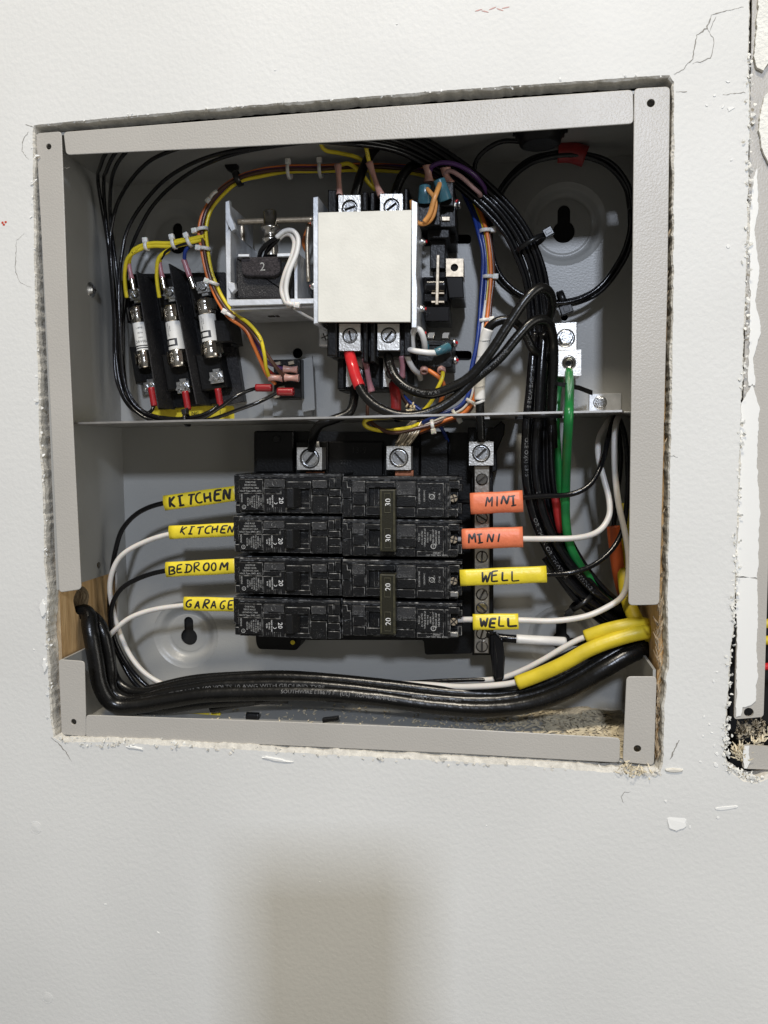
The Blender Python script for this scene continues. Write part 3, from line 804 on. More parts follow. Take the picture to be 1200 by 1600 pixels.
# ================================================================== SECOND BOX AT RIGHT
b2 = thing('neighbouring_enclosure', (P(1300, 600, .09).x, .09, 0), 'second grey steel box smeared with white paint at the right edge', 'electrical box')
def pl2(name, px, holes, yf, yb, m_, rr=.002):
    mb = MB(); out = rnd(pxout(px, yf), rr, 4)
    plate(mb, out, [circ(P(x, y, yf).x, P(x, y, yf).z, r * S(yf), 16) for x, y, r in holes], yf, yb); return build(name, mb, M[m_], b2)
pl2('left_flange', [(1178, -150), (1260, -150), (1260, 300), (1212, 500), (1193, 1120), (1147, 1124), (1157, 800), (1170, 300)], [(1170, 1113, 7)], .0, .0016, 'box_paint')
pl2('bottom_flange', [(1162, 1164), (1290, 1172), (1290, 1206), (1160, 1201)], [], .0005, .002, 'box_paint')
for i, (pts, th) in enumerate([
    ([(1149, 900), (1160, 900), (1183, 905), (1184, 960), (1182, 1010), (1183, 1050), (1180, 1095), (1176, 1100), (1160, 1105), (1158, 1118), (1149, 1120), (1152, 1000)], .0004),
    ([(1152, 640), (1176, 600), (1186, 640), (1182, 720), (1187, 800), (1183, 902), (1149, 902), (1150, 760)], .0004),
    ([(1182, 260), (1184, 330), (1178, 360), (1186, 420), (1180, 470), (1188, 520), (1176, 560), (1180, 602), (1168, 602), (1172, 480), (1170, 380), (1174, 300)], .0004),
    ([(1184, -20), (1230, -20), (1230, 92), (1200, 100), (1190, 113), (1181, 108), (1176, 90), (1180, 50)], .002),
    ([(1195, 150), (1230, 120), (1230, 270), (1205, 266), (1190, 240), (1184, 205), (1188, 168)], .0018),
    ([(1162, 1165), (1170, 1165), (1169, 1178), (1172, 1190), (1166, 1200), (1161, 1200)], .0003)]):
    out = densify(pxout(pts, 0), .0012); out = [(x + .0005 * nz(x, z, 500, i) + .0007 * nz(x, z, 180, i), z + .0005 * nz(x, z, 500, i + 4)) for x, z in out]
    mb = MB(); plate(mb, out, [], -.0002 - th, -.0001); build('paint_smear', mb, M['mud' if th > .001 else 'paint_chip'], b2)
pl2('back_panel', [(1140, -150), (1500, -150), (1500, 1230), (1140, 1230)], [], .09, .092, 'dark_void')  # coloured near-black to stand for the shade inside this box
for nm, pts, r, m_, lb in (('yellow_cable', [(1190, 975, .03), (1215, 973, .03), (1300, 970, .03)], .0028, 'jacket_yellow', 'upper yellow cable inside the second box at the right edge'),
      ('yellow_cable', [(1189, 1000, .03), (1215, 1001, .03), (1300, 1004, .03)], .0028, 'jacket_yellow', 'lower yellow cable inside the second box at the right edge'),
      ('red_wire', [(1189, 1042, .03), (1215, 1040, .03), (1300, 1030, .03)], .0022, 'tape_red', 'red wire inside the second box at the right edge'),
      ('black_cable', [(1185, 1132, .04), (1200, 1142, .03), (1260, 1150, .03)], .004, 'cable_black', 'black cable at the bottom of the second box')):
    mb = MB(); tube(mb, Path(pts), r); build(nm, mb, M[m_], None, lb, 'cable')
mb = MB()
for i in range(200):
    x = rng.uniform(1150, 1195); y = rng.gauss(1140, 8); c = P(x, y, rng.uniform(.004, .02)); r = rng.uniform(.0005, .002)
    d = Vector((rng.gauss(0, 1), rng.gauss(0, 1), rng.gauss(0, 1))).normalized() * r; e = d.orthogonal().normalized() * r * .5
    mb.add([c - d, c + e, c + d, c - e, c + d.cross(e).normalized() * r * .5], [(0, 1, 2, 3), (0, 4, 1), (1, 4, 2), (2, 4, 3), (3, 4, 0)])
build('insulation_tuft', mb, M['dust'], None, 'grey insulation fluff under the second box flange', None, None, 'stuff')
splinters('wood_shavings', [(1150, 1180, .002), (1157, 1172, .002), (1158, 1185, .002), (1180, 1160, .004), (1198, 1152, .004)], -.002, .003, 130, .002, .006, .0004, M['shaving'], 'straw-coloured shavings beside the second box', .0014, 19, .8)

# ================================================================== BREAKERS
YFB = .0300
def breaker_base():
    t = thing('breaker_base', (P(560, 850, D).x, D, P(560, 1000, D).z), 'black moulded base plate carrying the circuit breakers', 'breaker base')
    mb = MB(); yb = .084
    out = rnd(pxout([(397, 673), (737, 676), (738, 1021), (664, 1023), (662, 1000), (470, 1000), (470, 1008), (463, 1016), (404, 1014), (400, 1004), (397, 750)], yb - .008), .002)
    plate(mb, out, [circ(P(691, 686, .076).x, P(691, 686, .076).z, 6 * S(.076), 14)], yb - .008, D - .002)
    build('base_plate', mb, [M['black_plastic']], t)
    mb = MB()
    for r in (rect(400, 674, 458, 738), rect(462, 690, 512, 740), rect(600, 698, 655, 748), rect(512, 690, 598, 745), rect(657, 674, 700, 744)):
        pxslab(mb, r, .068 if r[0][0] not in (512,) else .072, .078, .0006)
    build('moulded_blocks', mb, M['black_plastic'], t)
    mb = MB(); c = P(432, 686, .067)
    lathe(mb, [(.0024, 0), (.0024, .0012), (.0018, .0014)], (c.x, .068, c.z))
    flat_text(mb, '13-9', .006, P(560, 700, .07).x, P(560, 703, .07).z, .0718)
    flat_text(mb, '2237', .004, P(540, 730, .07).x, P(560, 722, .07).z, .0718)
    build('moulded_lettering', mb, M['breaker_gray'], t)
    mb = MB(); c = P(455, 1006, .07); lathe(mb, [(.0016, 0), (.0016, .0008)], (c.x, .0745, c.z)); build('yellow_dot', mb, M['wire_yellow'], t)
    mb = MB(); pxslab(mb, rect(617, 735, 646, 748), .055, .058, .0003); build('copper_bus_tongue', mb, M['copper'], t)
    mb = MB(); pxslab(mb, rect(478, 737, 506, 746), .058, .061, .0003); build('copper_bus_tongue', mb, M['copper'], t)
    return t
breaker_base()
def lug(parent, x0, y0, x1, y1, yf, yb, ang, sr=.36, m_='aluminium', name='terminal_lug', screwy=.0006, cxo=0, cyo=0):
    mb = MB(); out = pxout(rect(x0, y0, x1, y1), yf); cx = (out[0][0] + out[1][0]) / 2 + cxo; cz = (out[0][1] + out[2][1]) / 2 + cyo
    w = abs(out[1][0] - out[0][0]); r = w * sr
    plate(mb, out, [circ(cx, cz, r * 1.12, 28)], yf, yf + .0035)
    mb.bm(prismbm(out, yf + .0036, yb, 0))
    o = build(name, mb, M[m_], parent)
    mb = MB(); lathe(mb, [(r * 1.1, 0), (r * 1.1, .0003)], (cx, yf + .0030, cz), mi=1)  # dark disc stands for the shaded gap round the lug screw
    lathe(mb, [(r * .97, 0), (r * .97, .0014), (r * .90, .0018), (r * .80, .0018), (r * .78, .0012)], (cx, yf + .0030, cz), n=28, mi=0, cap=False)
    sectors(mb, cx, cz, r * .80, yf + .0012 - screwy, yf + .0028, 2, r * .12, ang, 0)
    build('lug_screw', mb, [M['zinc'], M['dark_metal']], o)
    return o
LBL = ['top left black circuit breaker wired to the upper KITCHEN sleeve', 'second left black circuit breaker wired to the lower KITCHEN sleeve',
       'third left black circuit breaker wired to the BEDROOM sleeve', 'bottom left black circuit breaker wired to the GARAGE sleeve']
RLB = ['upper right double circuit breaker with 30 on its tied handle', 'lower right double circuit breaker with 20 on its tied handle']
BM = [M['breaker_black'], M['worn_edge'], M['breaker_gray']]
def cell(mb, F, x0, y0, x1, y1, dy, th=.004, mi=0, bev=.00028, worn=True):
    (ox, oz, sx, sz) = F
    o = [(ox + x0 * sx, oz - y0 * sz), (ox + x1 * sx, oz - y0 * sz), (ox + x1 * sx, oz - y1 * sz), (ox + x0 * sx, oz - y1 * sz)]
    o = [(x, z) for x, z in o]
    bm = prismbm(o, YFB + dy, YFB + dy + th, bev, 1 if worn else 0)
    if mi:
        for f in bm.faces:
            if f.material_index == 0: f.material_index = mi
    mb.bm(bm)
def cell_poly(mb, F, pts, dy, th=.004, mi=0, bev=.00028):
    (ox, oz, sx, sz) = F
    bm = prismbm([(ox + x * sx, oz - y * sz) for x, y in pts], YFB + dy, YFB + dy + th, bev, 1)
    if mi:
        for f in bm.faces:
            if f.material_index == 0: f.material_index = mi
    mb.bm(bm)
def fp(F, x, y): return F[0] + x * F[2], F[1] - y * F[3]
SMALL1 = ['120/240 V~', 'CU AL WIRE', 'TORQUE 25 IN LB', 'COMMON TRIP', '60/75 C WIRE', 'USE 14-10 CU', '12-10 AL']
def left_breaker(i, X0, ytop, xr, ybot):
    a = P(X0, ytop, YFB); b = P(xr, ybot, YFB)
    sx = (b.x - a.x) / 765; sz = (a.z - b.z) / 290
    F = (a.x - 95 * sx, a.z + 360 * sz, sx, sz)
    t = thing('circuit_breaker', ((a.x + b.x) / 2, .075, b.z), LBL[i], 'circuit breaker', 'single circuit breakers in the left column')
    mb = MB()
    cell(mb, F, 95, 362, 862, 648, .0080, .036, 0, .0005)
    cell(mb, F, 140, 366, 858, 385, .0030, .010, 2, .0004)
    cell_poly(mb, F, [(146, 386), (800, 380), (858, 380), (858, 640), (146, 640)], .0034, .006)
    cell(mb, F, 96, 368, 140, 560, .0052, .004); cell(mb, F, 98, 585, 140, 640, .0062, .004)
    cell(mb, F, 778, 470, 856, 515, .0012); cell(mb, F, 778, 525, 856, 575, .0016); cell(mb, F, 778, 582, 856, 636, .0008)
    cell_poly(mb, F, [(778, 392), (815, 392), (815, 462), (778, 462)], .0008); cell(mb, F, 820, 386, 856, 462, .0022)
    cell(mb, F, 660, 462, 770, 505, .0016)
    build('case', mb, BM, t)
    mb = MB(); cell(mb, F, 150, 396, 320, 492, -.0001, .004, 0, .0002); cell(mb, F, 150, 496, 318, 616, -.0001, .004, 0, .0002)
    lab = build('rating_label', mb, BM, t)
    mb = MB()
    for k, s_ in enumerate(['ONE POLE', 'SERIES HACR', '120/240VAC 10kA', 'HACR Type, SWD, ATC']):
        x, z = fp(F, 232, 416 + k * 21); flat_text(mb, s_, .00155, x, z, YFB - .00022, 0, sx=.92)
    for k, s_ in enumerate(['TYPE QP', 'WIRE 60/75C', 'CU 14-10 AWG', 'AL 12-8 AWG', 'TORQUE 25', 'LISTED', 'ISSUE AB']):
        x, z = fp(F, 304 - k * 15.5, 556); flat_text(mb, s_, .00138, x, z, YFB - .00022, -math.pi / 2, sx=.98)
    x, z = fp(F, 168, 530); flat_text(mb, 'SIEMENS', .0015, x, z, YFB - .00022, -math.pi / 2)
    x, z = fp(F, 183, 594); mb2 = MB()
    n = 20
    vs = [(x + r * math.cos(2 * math.pi * q / n), YFB - .00022, z + r * math.sin(2 * math.pi * q / n)) for r in (.00135, .00108) for q in range(n)]
    mb.add(vs, [(q, q + n, (q + 1) % n + n, (q + 1) % n) for q in range(n)])
    flat_text(mb, 'UL', .0011, x, z, YFB - .00022, -math.pi / 2)
    build('label_print', mb, M['print_white'], lab)
    mb = MB(); cell(mb, F, 330, 398, 474, 452, -.0004, .005, 2, .0002)
    x, z = fp(F, 402, 425)
    build('off_tab', mb, BM, t)
    mb = MB(); vs = [(x + r * math.cos(2 * math.pi * q / n), YFB - .00045, z + r * math.sin(2 * math.pi * q / n)) for r in (.0016, .0013) for q in range(n)]
    mb.add(vs, [(q, q + n, (q + 1) % n + n, (q + 1) % n) for q in range(n)]); build('off_mark', mb, M['worn_edge'], t)
    mb = MB(); cell_poly(mb, F, [(322, 458), (437, 494), (478, 494), (478, 632), (322, 632)] if False else [(322, 498), (445, 498), (445, 456), (480, 456), (480, 632), (322, 632)], -.0001, .004)
    cell(mb, F, 324, 458, 442, 494, .0001)
    for k in range(8): cell(mb, F, 345 + k * 14, 598, 351 + k * 14, 628, -.0005, .001, 0, .0001)
    rp = build('rating_plate', mb, BM, t)
    mb = MB()
    x, z = fp(F, 447, 548); flat_text(mb, '20', .0042, x, z, YFB - .00022, -math.pi / 2)
    for k, s_ in enumerate(['MADE IN USA', '120 VAC', 'Q120']):
        x, z = fp(F, 386 - k * 17, 552); flat_text(mb, s_, .0013, x, z, YFB - .00022, -math.pi / 2)
    x, z = fp(F, 408, 560); vs = [(x + r * math.cos(a_), YFB - .00022, z + r * math.sin(a_)) for r in (.0012, .0009) for a_ in [math.pi * 1.05 + math.pi * .9 * q / 10 for q in range(11)]]
    mb.add(vs, [(q, q + 11, q + 12, q + 1) for q in range(10)])
    build('rating_print', mb, M['print_bright'], rp)
    mb = MB()                                      # frame round the handle window
    cell(mb, F, 482, 414, 655, 462, -.0002, .008); cell(mb, F, 482, 600, 655, 634, .0002, .008); cell(mb, F, 642, 464, 657, 598, .0002, .008)
    cell(mb, F, 482, 464, 492, 598, .002, .006); cell(mb, F, 565, 484, 640, 494, .0032, .003); cell(mb, F, 585, 500, 622, 560, .0036, .003); cell(mb, F, 565, 566, 640, 576, .0032, .003)
    build('window_frame', mb, BM, t)
    mb = MB(); cell(mb, F, 668, 405, 767, 458, -.0004, .005, 2, .0002); build('on_tab', mb, BM, t)
    mb = MB(); x, z = fp(F, 717, 432); mb.bm(boxbm((x - .0014, YFB - .00055, z - .00018), (x + .0014, YFB - .0003, z + .00018))); build('on_mark', mb, M['worn_edge'], t)
    mb = MB(); cell(mb, F, 660, 512, 770, 638, .0002, .005)
    x, z = fp(F, 715, 612); flat_text(mb, '20', .0036, x, z, YFB + .00012, 0, mi=2)
    build('lower_plate', mb, BM, t)
    # toggle: wedge
    r_ = random.Random(i); x0, z0 = fp(F, 486, 452); x1, z1 = fp(F, 546, 600); w_ = .0046
    bm = bmesh.new()
    pr = [(x0, YFB + .002), (x0 - .0004, YFB - w_ * .85), (x0 + .0013, YFB - w_), (x1 - .0004, YFB - w_ * .9), (x1 + .0034, YFB + .002)]
    va = [bm.verts.new((x, y, z0 - .0003)) for x, y in pr]; vb = [bm.verts.new((x, y, z1 + .0003)) for x, y in pr]
    bm.faces.new(va); bm.faces.new(vb[::-1])
    for k in range(5): bm.faces.new((va[k], vb[k], vb[(k + 1) % 5], va[(k + 1) % 5]))
    bmesh.ops.recalc_face_normals(bm, faces=bm.faces); bmesh.ops.bevel(bm, geom=list(bm.edges), offset=.0004, segments=2, affect='EDGES', profile=.5)
    mb = MB(); mb.bm(bm); build('handle', mb, BM, t)
    return t
ys = [742, 806, 871, 935, 1000]
for i in range(4):
    left_breaker(i, [361, 360, 361, 360][i], [741, 806, 871, 935][i], [533, 532, 532, 531][i], [805, 868, 934, 1002][i])
def right_breaker(i, yt, ym, yb_):
    a = P(533, yt, YFB); b = P(722, yb_, YFB)
    t = thing('circuit_breaker', ((a.x + b.x) / 2, .075, b.z), RLB[i], 'circuit breaker', 'double circuit breakers in the right column')
    num = ('30', '20')[i]; Fs = []
    for q, (y0, y1) in enumerate(((yt, ym), (ym, yb_))):
        a = P(533, y0, YFB); b = P(722, y1, YFB); sx = (b.x - a.x) / 630; sz = (a.z - b.z) / 218
        F = (a.x - 45 * sx, a.z + 290 * sz, sx, sz); Fs.append(F)
        mb = MB()
        cell(mb, F, 46, 291, 640, 507, .0080, .036, 0, .0005)
        cell(mb, F, 50, 291, 648, 308, .0026, .010, 2, .0004)
        cell_poly(mb, F, [(47, 309), (604, 309), (604, 500), (47, 500)], .0034, .006)
        cell_poly(mb, F, [(48, 312), (75, 312), (78, 345), (95, 345), (95, 400), (48, 400)], .0008); cell(mb, F, 48, 406, 95, 495, .0016)
        cell(mb, F, 108, 440, 168, 492, .0006); cell(mb, F, 335, 448, 432, 495, .0004)
        build('case', mb, BM, t)
        mb = MB(); cell(mb, F, 105, 312, 172, 370, -.0003, .005, 2, .0002); cell(mb, F, 107, 374, 172, 434, .0002, .004, 0)
        c_ = build('on_tab', mb, BM, t)
        mb = MB()
        for ch, xx in (('O', 122), ('N', 152)): x, z = fp(F, xx, 353); flat_text(mb, ch, .0036, x, z, YFB - .0004, math.pi / 2)
        build('embossed_on', mb, M['emboss'], c_)
        mb = MB()
        cell(mb, F, 178, 316, 330, 344, -.0001, .008); cell(mb, F, 178, 444, 330, 486, .0001, .008); cell(mb, F, 176, 346, 190, 442, .0003, .008)
        cell(mb, F, 215, 350, 240, 440, .0030, .004)
        build('window_frame', mb, BM, t)
        mb = MB(); cell(mb, F, 335, 316, 436, 386, -.0003, .005, 2, .0002); cell(mb, F, 337, 390, 436, 442, .0000, .004)
        c_ = build('off_tab', mb, BM, t)
        mb = MB()
        for ch, xx in (('O', 352), ('F', 382), ('F', 410)): x, z = fp(F, xx, 372); flat_text(mb, ch, .0038, x, z, YFB - .0004, math.pi / 2)
        build('embossed_off', mb, M['emboss'], c_)
        mb = MB(); cell(mb, F, 443, 324, 580, 448 if q == 0 else 462, -.0001, .004, 0, .0002); cell(mb, F, 443, 452 if q == 0 else 466, 580, 494, .0002, .004, 0)
        lab = build('rating_label', mb, BM, t)
        mb = MB(); n = 20
        rows = (['COMMON TRIP', '120/240VAC', '10kA', 'AWG 8', 'CU AL'] if q == 0 else ['TYPE QP', 'CU AL 60/75C', 'TORQUE 25 IN LB', 'WIRE 14-8', '10000A', 'LISTED CIRCUIT', 'BREAKER UNIT', 'ISSUE NO AB'])
        for k, s_ in enumerate(rows):
            x, z = fp(F, 455 + k * (26 if q == 0 else 14.5), 388); flat_text(mb, s_, .00145, x, z, YFB - .00022, math.pi / 2)
        x, z = fp(F, 520 if q == 0 else 528, 392 if q == 0 else 436)
        r1 = .0017
        mb.add([(x + r * math.cos(2 * math.pi * k / n), YFB - .00023, z + r * math.sin(2 * math.pi * k / n)) for r in (r1, r1 * .75) for k in range(n)], [(k, k + n, (k + 1) % n + n, (k + 1) % n) for k in range(n)])
        flat_text(mb, 'SA' if q == 0 else 'UL', .0013, x, z, YFB - .00023, math.pi / 2)
        if q == 1:
            for k, s_ in enumerate(['SIEMENS', 'HACR TYPE, SWD, ATC']): x, z = fp(F, 545, 474 + k * 12); flat_text(mb, s_, .0013, x, z, YFB - .0001, math.pi)
        build('label_print', mb, M['print_white'], lab)
        mb = MB()                                   # stepped terminal end
        cell(mb, F, 586, 326, 604, 495, .0010); cell(mb, F, 606, 312, 660, 350, .0014, .012); cell(mb, F, 606, 455, 652, 492, .0014, .012)
        cell(mb, F, 606, 352, 614, 452, .0020, .012); cell(mb, F, 655, 330, 674, 366, .0030, .012); cell(mb, F, 652, 428, 672, 480, .0030, .012); cell(mb, F, 612, 352, 650, 454, .0078, .004)
        cell(mb, F, 604, 294, 672, 308, .0040, .012)
        build('terminal_end', mb, BM, t)
        mb = MB(); x, z = fp(F, 630, 402); r = .0026
        lathe(mb, [(r, 0), (r, .002), (r * .8, .003)], (x, YFB + .0070, z), n=20, mi=1)  # dark base shows through the cross as its shade
        sectors(mb, x, z, r * .92, YFB + .0030, YFB + .006, 4, r * .16, .3 + q + i, 0)
        build('terminal_screw', mb, [M['strand_bare'], M['dark_metal']], t)
        if q == 0 and i == 1 or q == 1 and i == 1:
            mb = MB(); cell(mb, F, 615, 458, 655, 482, -.0002, .002, 0, .0002); build('bright_clip', mb, M['zinc'], t)
    # tied handle across both poles
    Fa, Fb = Fs
    x0, z0 = fp(Fa, 262, 352); x1, z1 = fp(Fb, 342, 456)
    mb = MB(); mb.bm(boxbm((x0, YFB - .0105, z1), (x1, YFB - .002, z0), .00045, None, 1))
    mb.bm(boxbm((x0 + .0015, YFB - .003, z0 - .009), (x1 - .0015, YFB + .004, z0 - .001))); mb.bm(boxbm((x0 + .0015, YFB - .003, z1 + .001), (x1 - .0015, YFB + .004, z1 + .009)))
    h = build('handle', mb, [M['handle_olive'], M['olive_edge']], t)
    w = x1 - x0
    mb = MB()
    for (xa, xb, za, zb) in ((x0 + .0006, x0 + .0012, z1 + .001, z0 - .001), (x1 - .0012, x1 - .0006, z1 + .001, z0 - .001)): mb.bm(boxbm((xa, YFB - .0111, za), (xb, YFB - .0104, zb), .0002))
    for (zc_, ) in ((z0 - .0082,), (z1 + .0082,)):
        for sg in (-1, 1): mb.bm(boxbm((x0 + .0028, YFB - .0109, zc_ + sg * .0060 - .0002), (x1 - .0028, YFB - .0104, zc_ + sg * .0060 + .0002), .0001))
        for xx in (x0 + .0028, x1 - .0031): mb.bm(boxbm((xx, YFB - .0109, zc_ - .006), (xx + .0003, YFB - .0104, zc_ + .006), .0001))
    build('handle_ribs', mb, M['olive_edge'], h)
    mb = MB()
    for zc_ in (z0 - .0078, z1 + .0082): flat_text(mb, num, .0050, (x0 + x1) / 2 + .0003, zc_, YFB - .01068, math.pi / 2)
    build('handle_number', mb, M['print_bright'], h)
    return t
right_breaker(0, 745, 812, 874); right_breaker(1, 875, 940, 1002)

# lugs and neutral bar
lb = thing('bus_lug', (P(486, 716, .06).x, .07, P(486, 735, .06).z), 'square aluminium lug holding the black cable above the left breakers', 'terminal lug'); lug(lb, 464, 699, 503, 734, .050, .062, .85)
lb = thing('bus_lug', (P(623, 716, .06).x, .07, P(623, 735, .06).z), 'square aluminium lug under the bare strands above the right breakers', 'terminal lug'); lug(lb, 604, 697, 642, 734, .050, .062, 2.3)
nb = thing('neutral_bar', (P(754, 860, .06).x, .078, P(754, 1020, .06).z), 'plated neutral bar with a column of screws beside the right breakers', 'neutral bar')
lug(nb, 733, 690, 771, 727, .046, .060, .75, sr=.34)
mb = MB(); pxslab(mb, [(731, 668), (772, 668), (783, 658), (789, 663), (788, 678), (776, 705), (777, 735), (770, 738), (771, 1010), (778, 1010), (778, 1024), (738, 1024), (736, 740), (731, 735)], .066, .088, .0006)
build('insulating_mount', mb, M['black_plastic'], nb)
mb = MB(); pxslab(mb, [(741, 728), (765, 728), (764, 1021), (741, 1021)], .052, .064, .0005); build('bar', mb, M['bar_metal'], nb)
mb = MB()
for y in (749, 778, 809, 838, 870, 900, 929, 950, 990, 1010): c = P(753, y, .052); lathe(mb, [(.0040, 0), (.0040, .0003), (.0036, .0003)], (c.x, .0521, c.z), n=20)  # raised dark rings stand for shade round the screw heads
build('screw_shade_rings', mb, M['dark_metal'], nb)
for k, (y, a_) in enumerate([(749, .7), (778, 1.2), (809, 2.6), (838, .9), (870, 1.5), (900, .2), (929, 1.1), (950, 2.4), (990, 1.3), (1010, 1.57)]):
    screw(nb, 753, y, .0500, 8, 'slot', a_, M['nickel'], h=.0016)
mb = MB(); pxslab(mb, [(765, 992), (775, 990), (786, 1003), (789, 1030), (787, 1060), (782, 1068), (775, 1068), (770, 1056), (766, 1020)], .040, .046, .0008)
pxslab(mb, [(772, 994), (777, 1030), (777, 1060), (775, 1062), (770, 1030)], .0385, .0402, .0004)
build('barrier_tongue', mb, M['black_gloss'], nb)

# ================================================================== TRANSFER SWITCH
ct = thing('power_contactor', (P(570, 560, .08).x, .088, P(570, 605, .08).z), 'black power contactor behind the blank cream cover plate at upper centre', 'contactor')
mb = MB()
pxslab(mb, rect(520, 322, 636, 520), .050, .088, .0008)
pxslab(mb, [(514, 503), (640, 503), (640, 552), (632, 558), (520, 560), (514, 552)], .040, .070, .0008)
pxslab(mb, [(528, 555), (632, 553), (640, 560), (640, 606), (600, 609), (530, 611), (527, 606)], .060, .088, .0008)
for r in (rect(512, 296, 526, 334), rect(566, 299, 574, 330), rect(578, 300, 586, 330), rect(631, 294, 638, 330)): pxslab(mb, r, .036, .060, .0008)
pxslab(mb, rect(516, 310, 640, 336), .055, .085, .0008)
for r in (rect(511, 504, 526, 556), rect(567, 504, 574, 566), rect(578, 504, 586, 566), rect(631, 504, 642, 556)): pxslab(mb, r, .032, .062, .0008)
for r in (rect(527, 560, 538, 608), rect(566, 566, 594, 606), rect(628, 560, 638, 600)): pxslab(mb, r, .052, .080, .0008)
build('moulded_body', mb, M['black_plastic'], ct)
mb = MB(); out = pxout([(497, 332), (643, 328), (641, 503), (497, 503)], .020); mb.bm(prismbm(rnd(out, .0004, 2), .020, .0225, .0002))
mb.bm(prismbm(pxout(rect(505, 340, 636, 497), .0226), .0226, .034, .0004))
build('cover_plate', mb, M['cover_card'], ct)
for (x0, y0, x1, y1, yf, yb, a_) in ((529, 305, 563, 340, .034, .05, .25), (594, 303, 629, 338, .034, .05, .6), (530, 506, 563, 548, .032, .045, 1.8), (590, 506, 624, 547, .032, .045, .9), (541, 562, 572, 604, .054, .066, 2.0), (599, 561, 626, 604, .054, .066, 1.4)):
    lug(ct, x0, y0, x1, y1, yf, yb, a_, sr=.33, cyo=-.0008 if y0 < 400 else (.001 if y0 < 550 else 0))
for px in ([(489, 308), (497, 307), (497, 505), (490, 506)], [(643, 312), (652, 316), (652, 350), (650, 430), (652, 450), (651, 512), (643, 512)]):
    mb = MB(); pxslab(mb, px, .024, .080, .0003); build('steel_side_plate', mb, M['zinc_plate'], ct)
for i, (x, y, r) in enumerate([(658, 377, 6), (657, 482, 6), (657, 520, 4)]):
    c = P(x, y, .034); mb = MB()
    lathe(mb, [(r * S(.034) * .9, 0), (r * S(.034), .001), (r * S(.034), .002), (r * S(.034) * .7, .0034), (.0012, .0038)], (c.x - .001, .036, c.z), (1, -.15, 0), 18)
    lathe(mb, [(.0009, 0), (.0009, .0006)], (c.x + .0029, .0354, c.z), (1, -.15, 0), 10, mi=1)
    build('side_screw', mb, [M['zinc'], M['tape_red']], ct)
for (x, y) in ((490, 347), (489, 446)):
    c = P(x, y, .030); mb = MB(); lathe(mb, [(.0022, 0), (.0022, .001), (.0014, .0022)], (c.x + .0002, .032, c.z), (-1, -.1, 0), 16); lathe(mb, [(.0008, 0), (.0008, .0004)], (c.x - .002, .0318, c.z), (-1, -.1, 0), 10, mi=1)
    build('side_screw', mb, [M['zinc'], M['tape_red']], ct)
mb = MB(); pxslab(mb, rect(497, 510, 514, 541), .080, .088, .001, rr=.001); o = build('mounting_foot', mb, M['zinc_plate'], ct); screw(o, 507, 526, .0785, 6, 'cross', .4)

# solenoid with its bracket at left
so = thing('solenoid', (P(425, 470, .07).x, .085, P(425, 500, .07).z), 'black coil numbered 2 inside a zinc bracket left of the cover plate', 'solenoid')
mb = MB()
pxslab(mb, [(352, 315), (358, 313), (360, 335), (366, 350), (368, 358), (362, 361), (356, 352), (352, 340)], .030, .034, .0003)
pxslab(mb, [(352, 362), (358, 358), (360, 362), (360, 466), (354, 468)], .030, .084, .0003)
pxslab(mb, [(357, 440), (366, 442), (368, 452), (362, 458), (356, 450)], .029, .033, .0003)
pxslab(mb, [(354, 467), (362, 468), (496, 466), (496, 474), (360, 478), (355, 474)], .030, .084, .0003)
pxslab(mb, [(352, 318), (357, 318), (357, 366), (352, 366)], .034, .084, .0003)
pxslab(mb, [(459, 396), (465, 394), (465, 468), (460, 468)], .032, .070, .0003)
pxslab(mb, [(372, 397), (389, 397), (389, 401), (372, 401)], .031, .034, .0002); pxslab(mb, [(433, 396), (464, 395), (464, 400), (433, 401)], .031, .034, .0002)
build('zinc_bracket', mb, M['zinc_plate'], so)
mb = MB(); a, b = P(362, 479, .07), P(490, 478, .07)
mb.bm(boxbm((P(357, 478, .03).x, .034, P(400, 479, .034).z - .0016), (P(490, 478, .03).x, .086, P(400, 479, .034).z - .0004))); build('bracket_floor', mb, M['zinc_plate'], so)
mb = MB(); pxslab(mb, rect(368, 401, 458, 466), .037, .072, .0015, seg=2, rr=.001)
c = P(410, 458, .037); build('coil', mb, M['fibre'], so)
mb = MB(); bm = prismbm(rnd(pxout([(376, 402), (437, 400), (438, 426), (428, 432), (384, 431), (377, 427)], .033), .002), .033, .039, .0012, 0, 3)
mb.bm(bm); lw = build('felt_wrap', mb, M['felt'], so)
mb = MB(); c = P(410, 416, .0325); flat_text(mb, '2', .0074, c.x, c.z, .0329); build('number_mark', mb, M['print_white'], lw)
mb = MB(); a = P(412, 392, .042); z1 = P(424, 332, .042).z
r0 = .0046
lathe(mb, [(r0, 0), (r0, .008), (r0 * 1.25, .009), (r0 * 1.25, .011), (r0 * .9, .0118), (r0 * .9, .0155), (r0 * 1.3, .0163), (r0 * 1.3, .0185), (r0 * .95, .019), (r0 * .95, .0275), (r0 * .8, .0285), (r0 * .5, .0280)], (P(424, 390, .042).x, .042, P(424, 400, .042).z), (-.02, 0, 1), 24)
build('plunger', mb, M['nickel'], so)
mb = MB(); tube(mb, Path([(372, 347, .045), (430, 345, .045), (492, 343, .045)]), .0019, 12); build('cross_rod', mb, M['strand_bare'], so)
mb = MB(); tube(mb, Path([(378, 350, .06), (380, 395, .06)]), .0016, 10); build('guide_pin', mb, M['strand_bare'], so); mb = MB(); tube(mb, Path([(482, 350, .05), (480, 380, .05), (482, 440, .05)]), .0014, 10); build('guide_pin', mb, M['strand_bare'], so)
mb = MB()
for x, y in ((426, 485), (433, 487), (421, 484)): c = P(x, y, .06); mb.bm(boxbm((c.x - .001, .059, P(400, 479, .034).z - .0022), (c.x + .001, .063, P(400, 479, .034).z - .0015)))
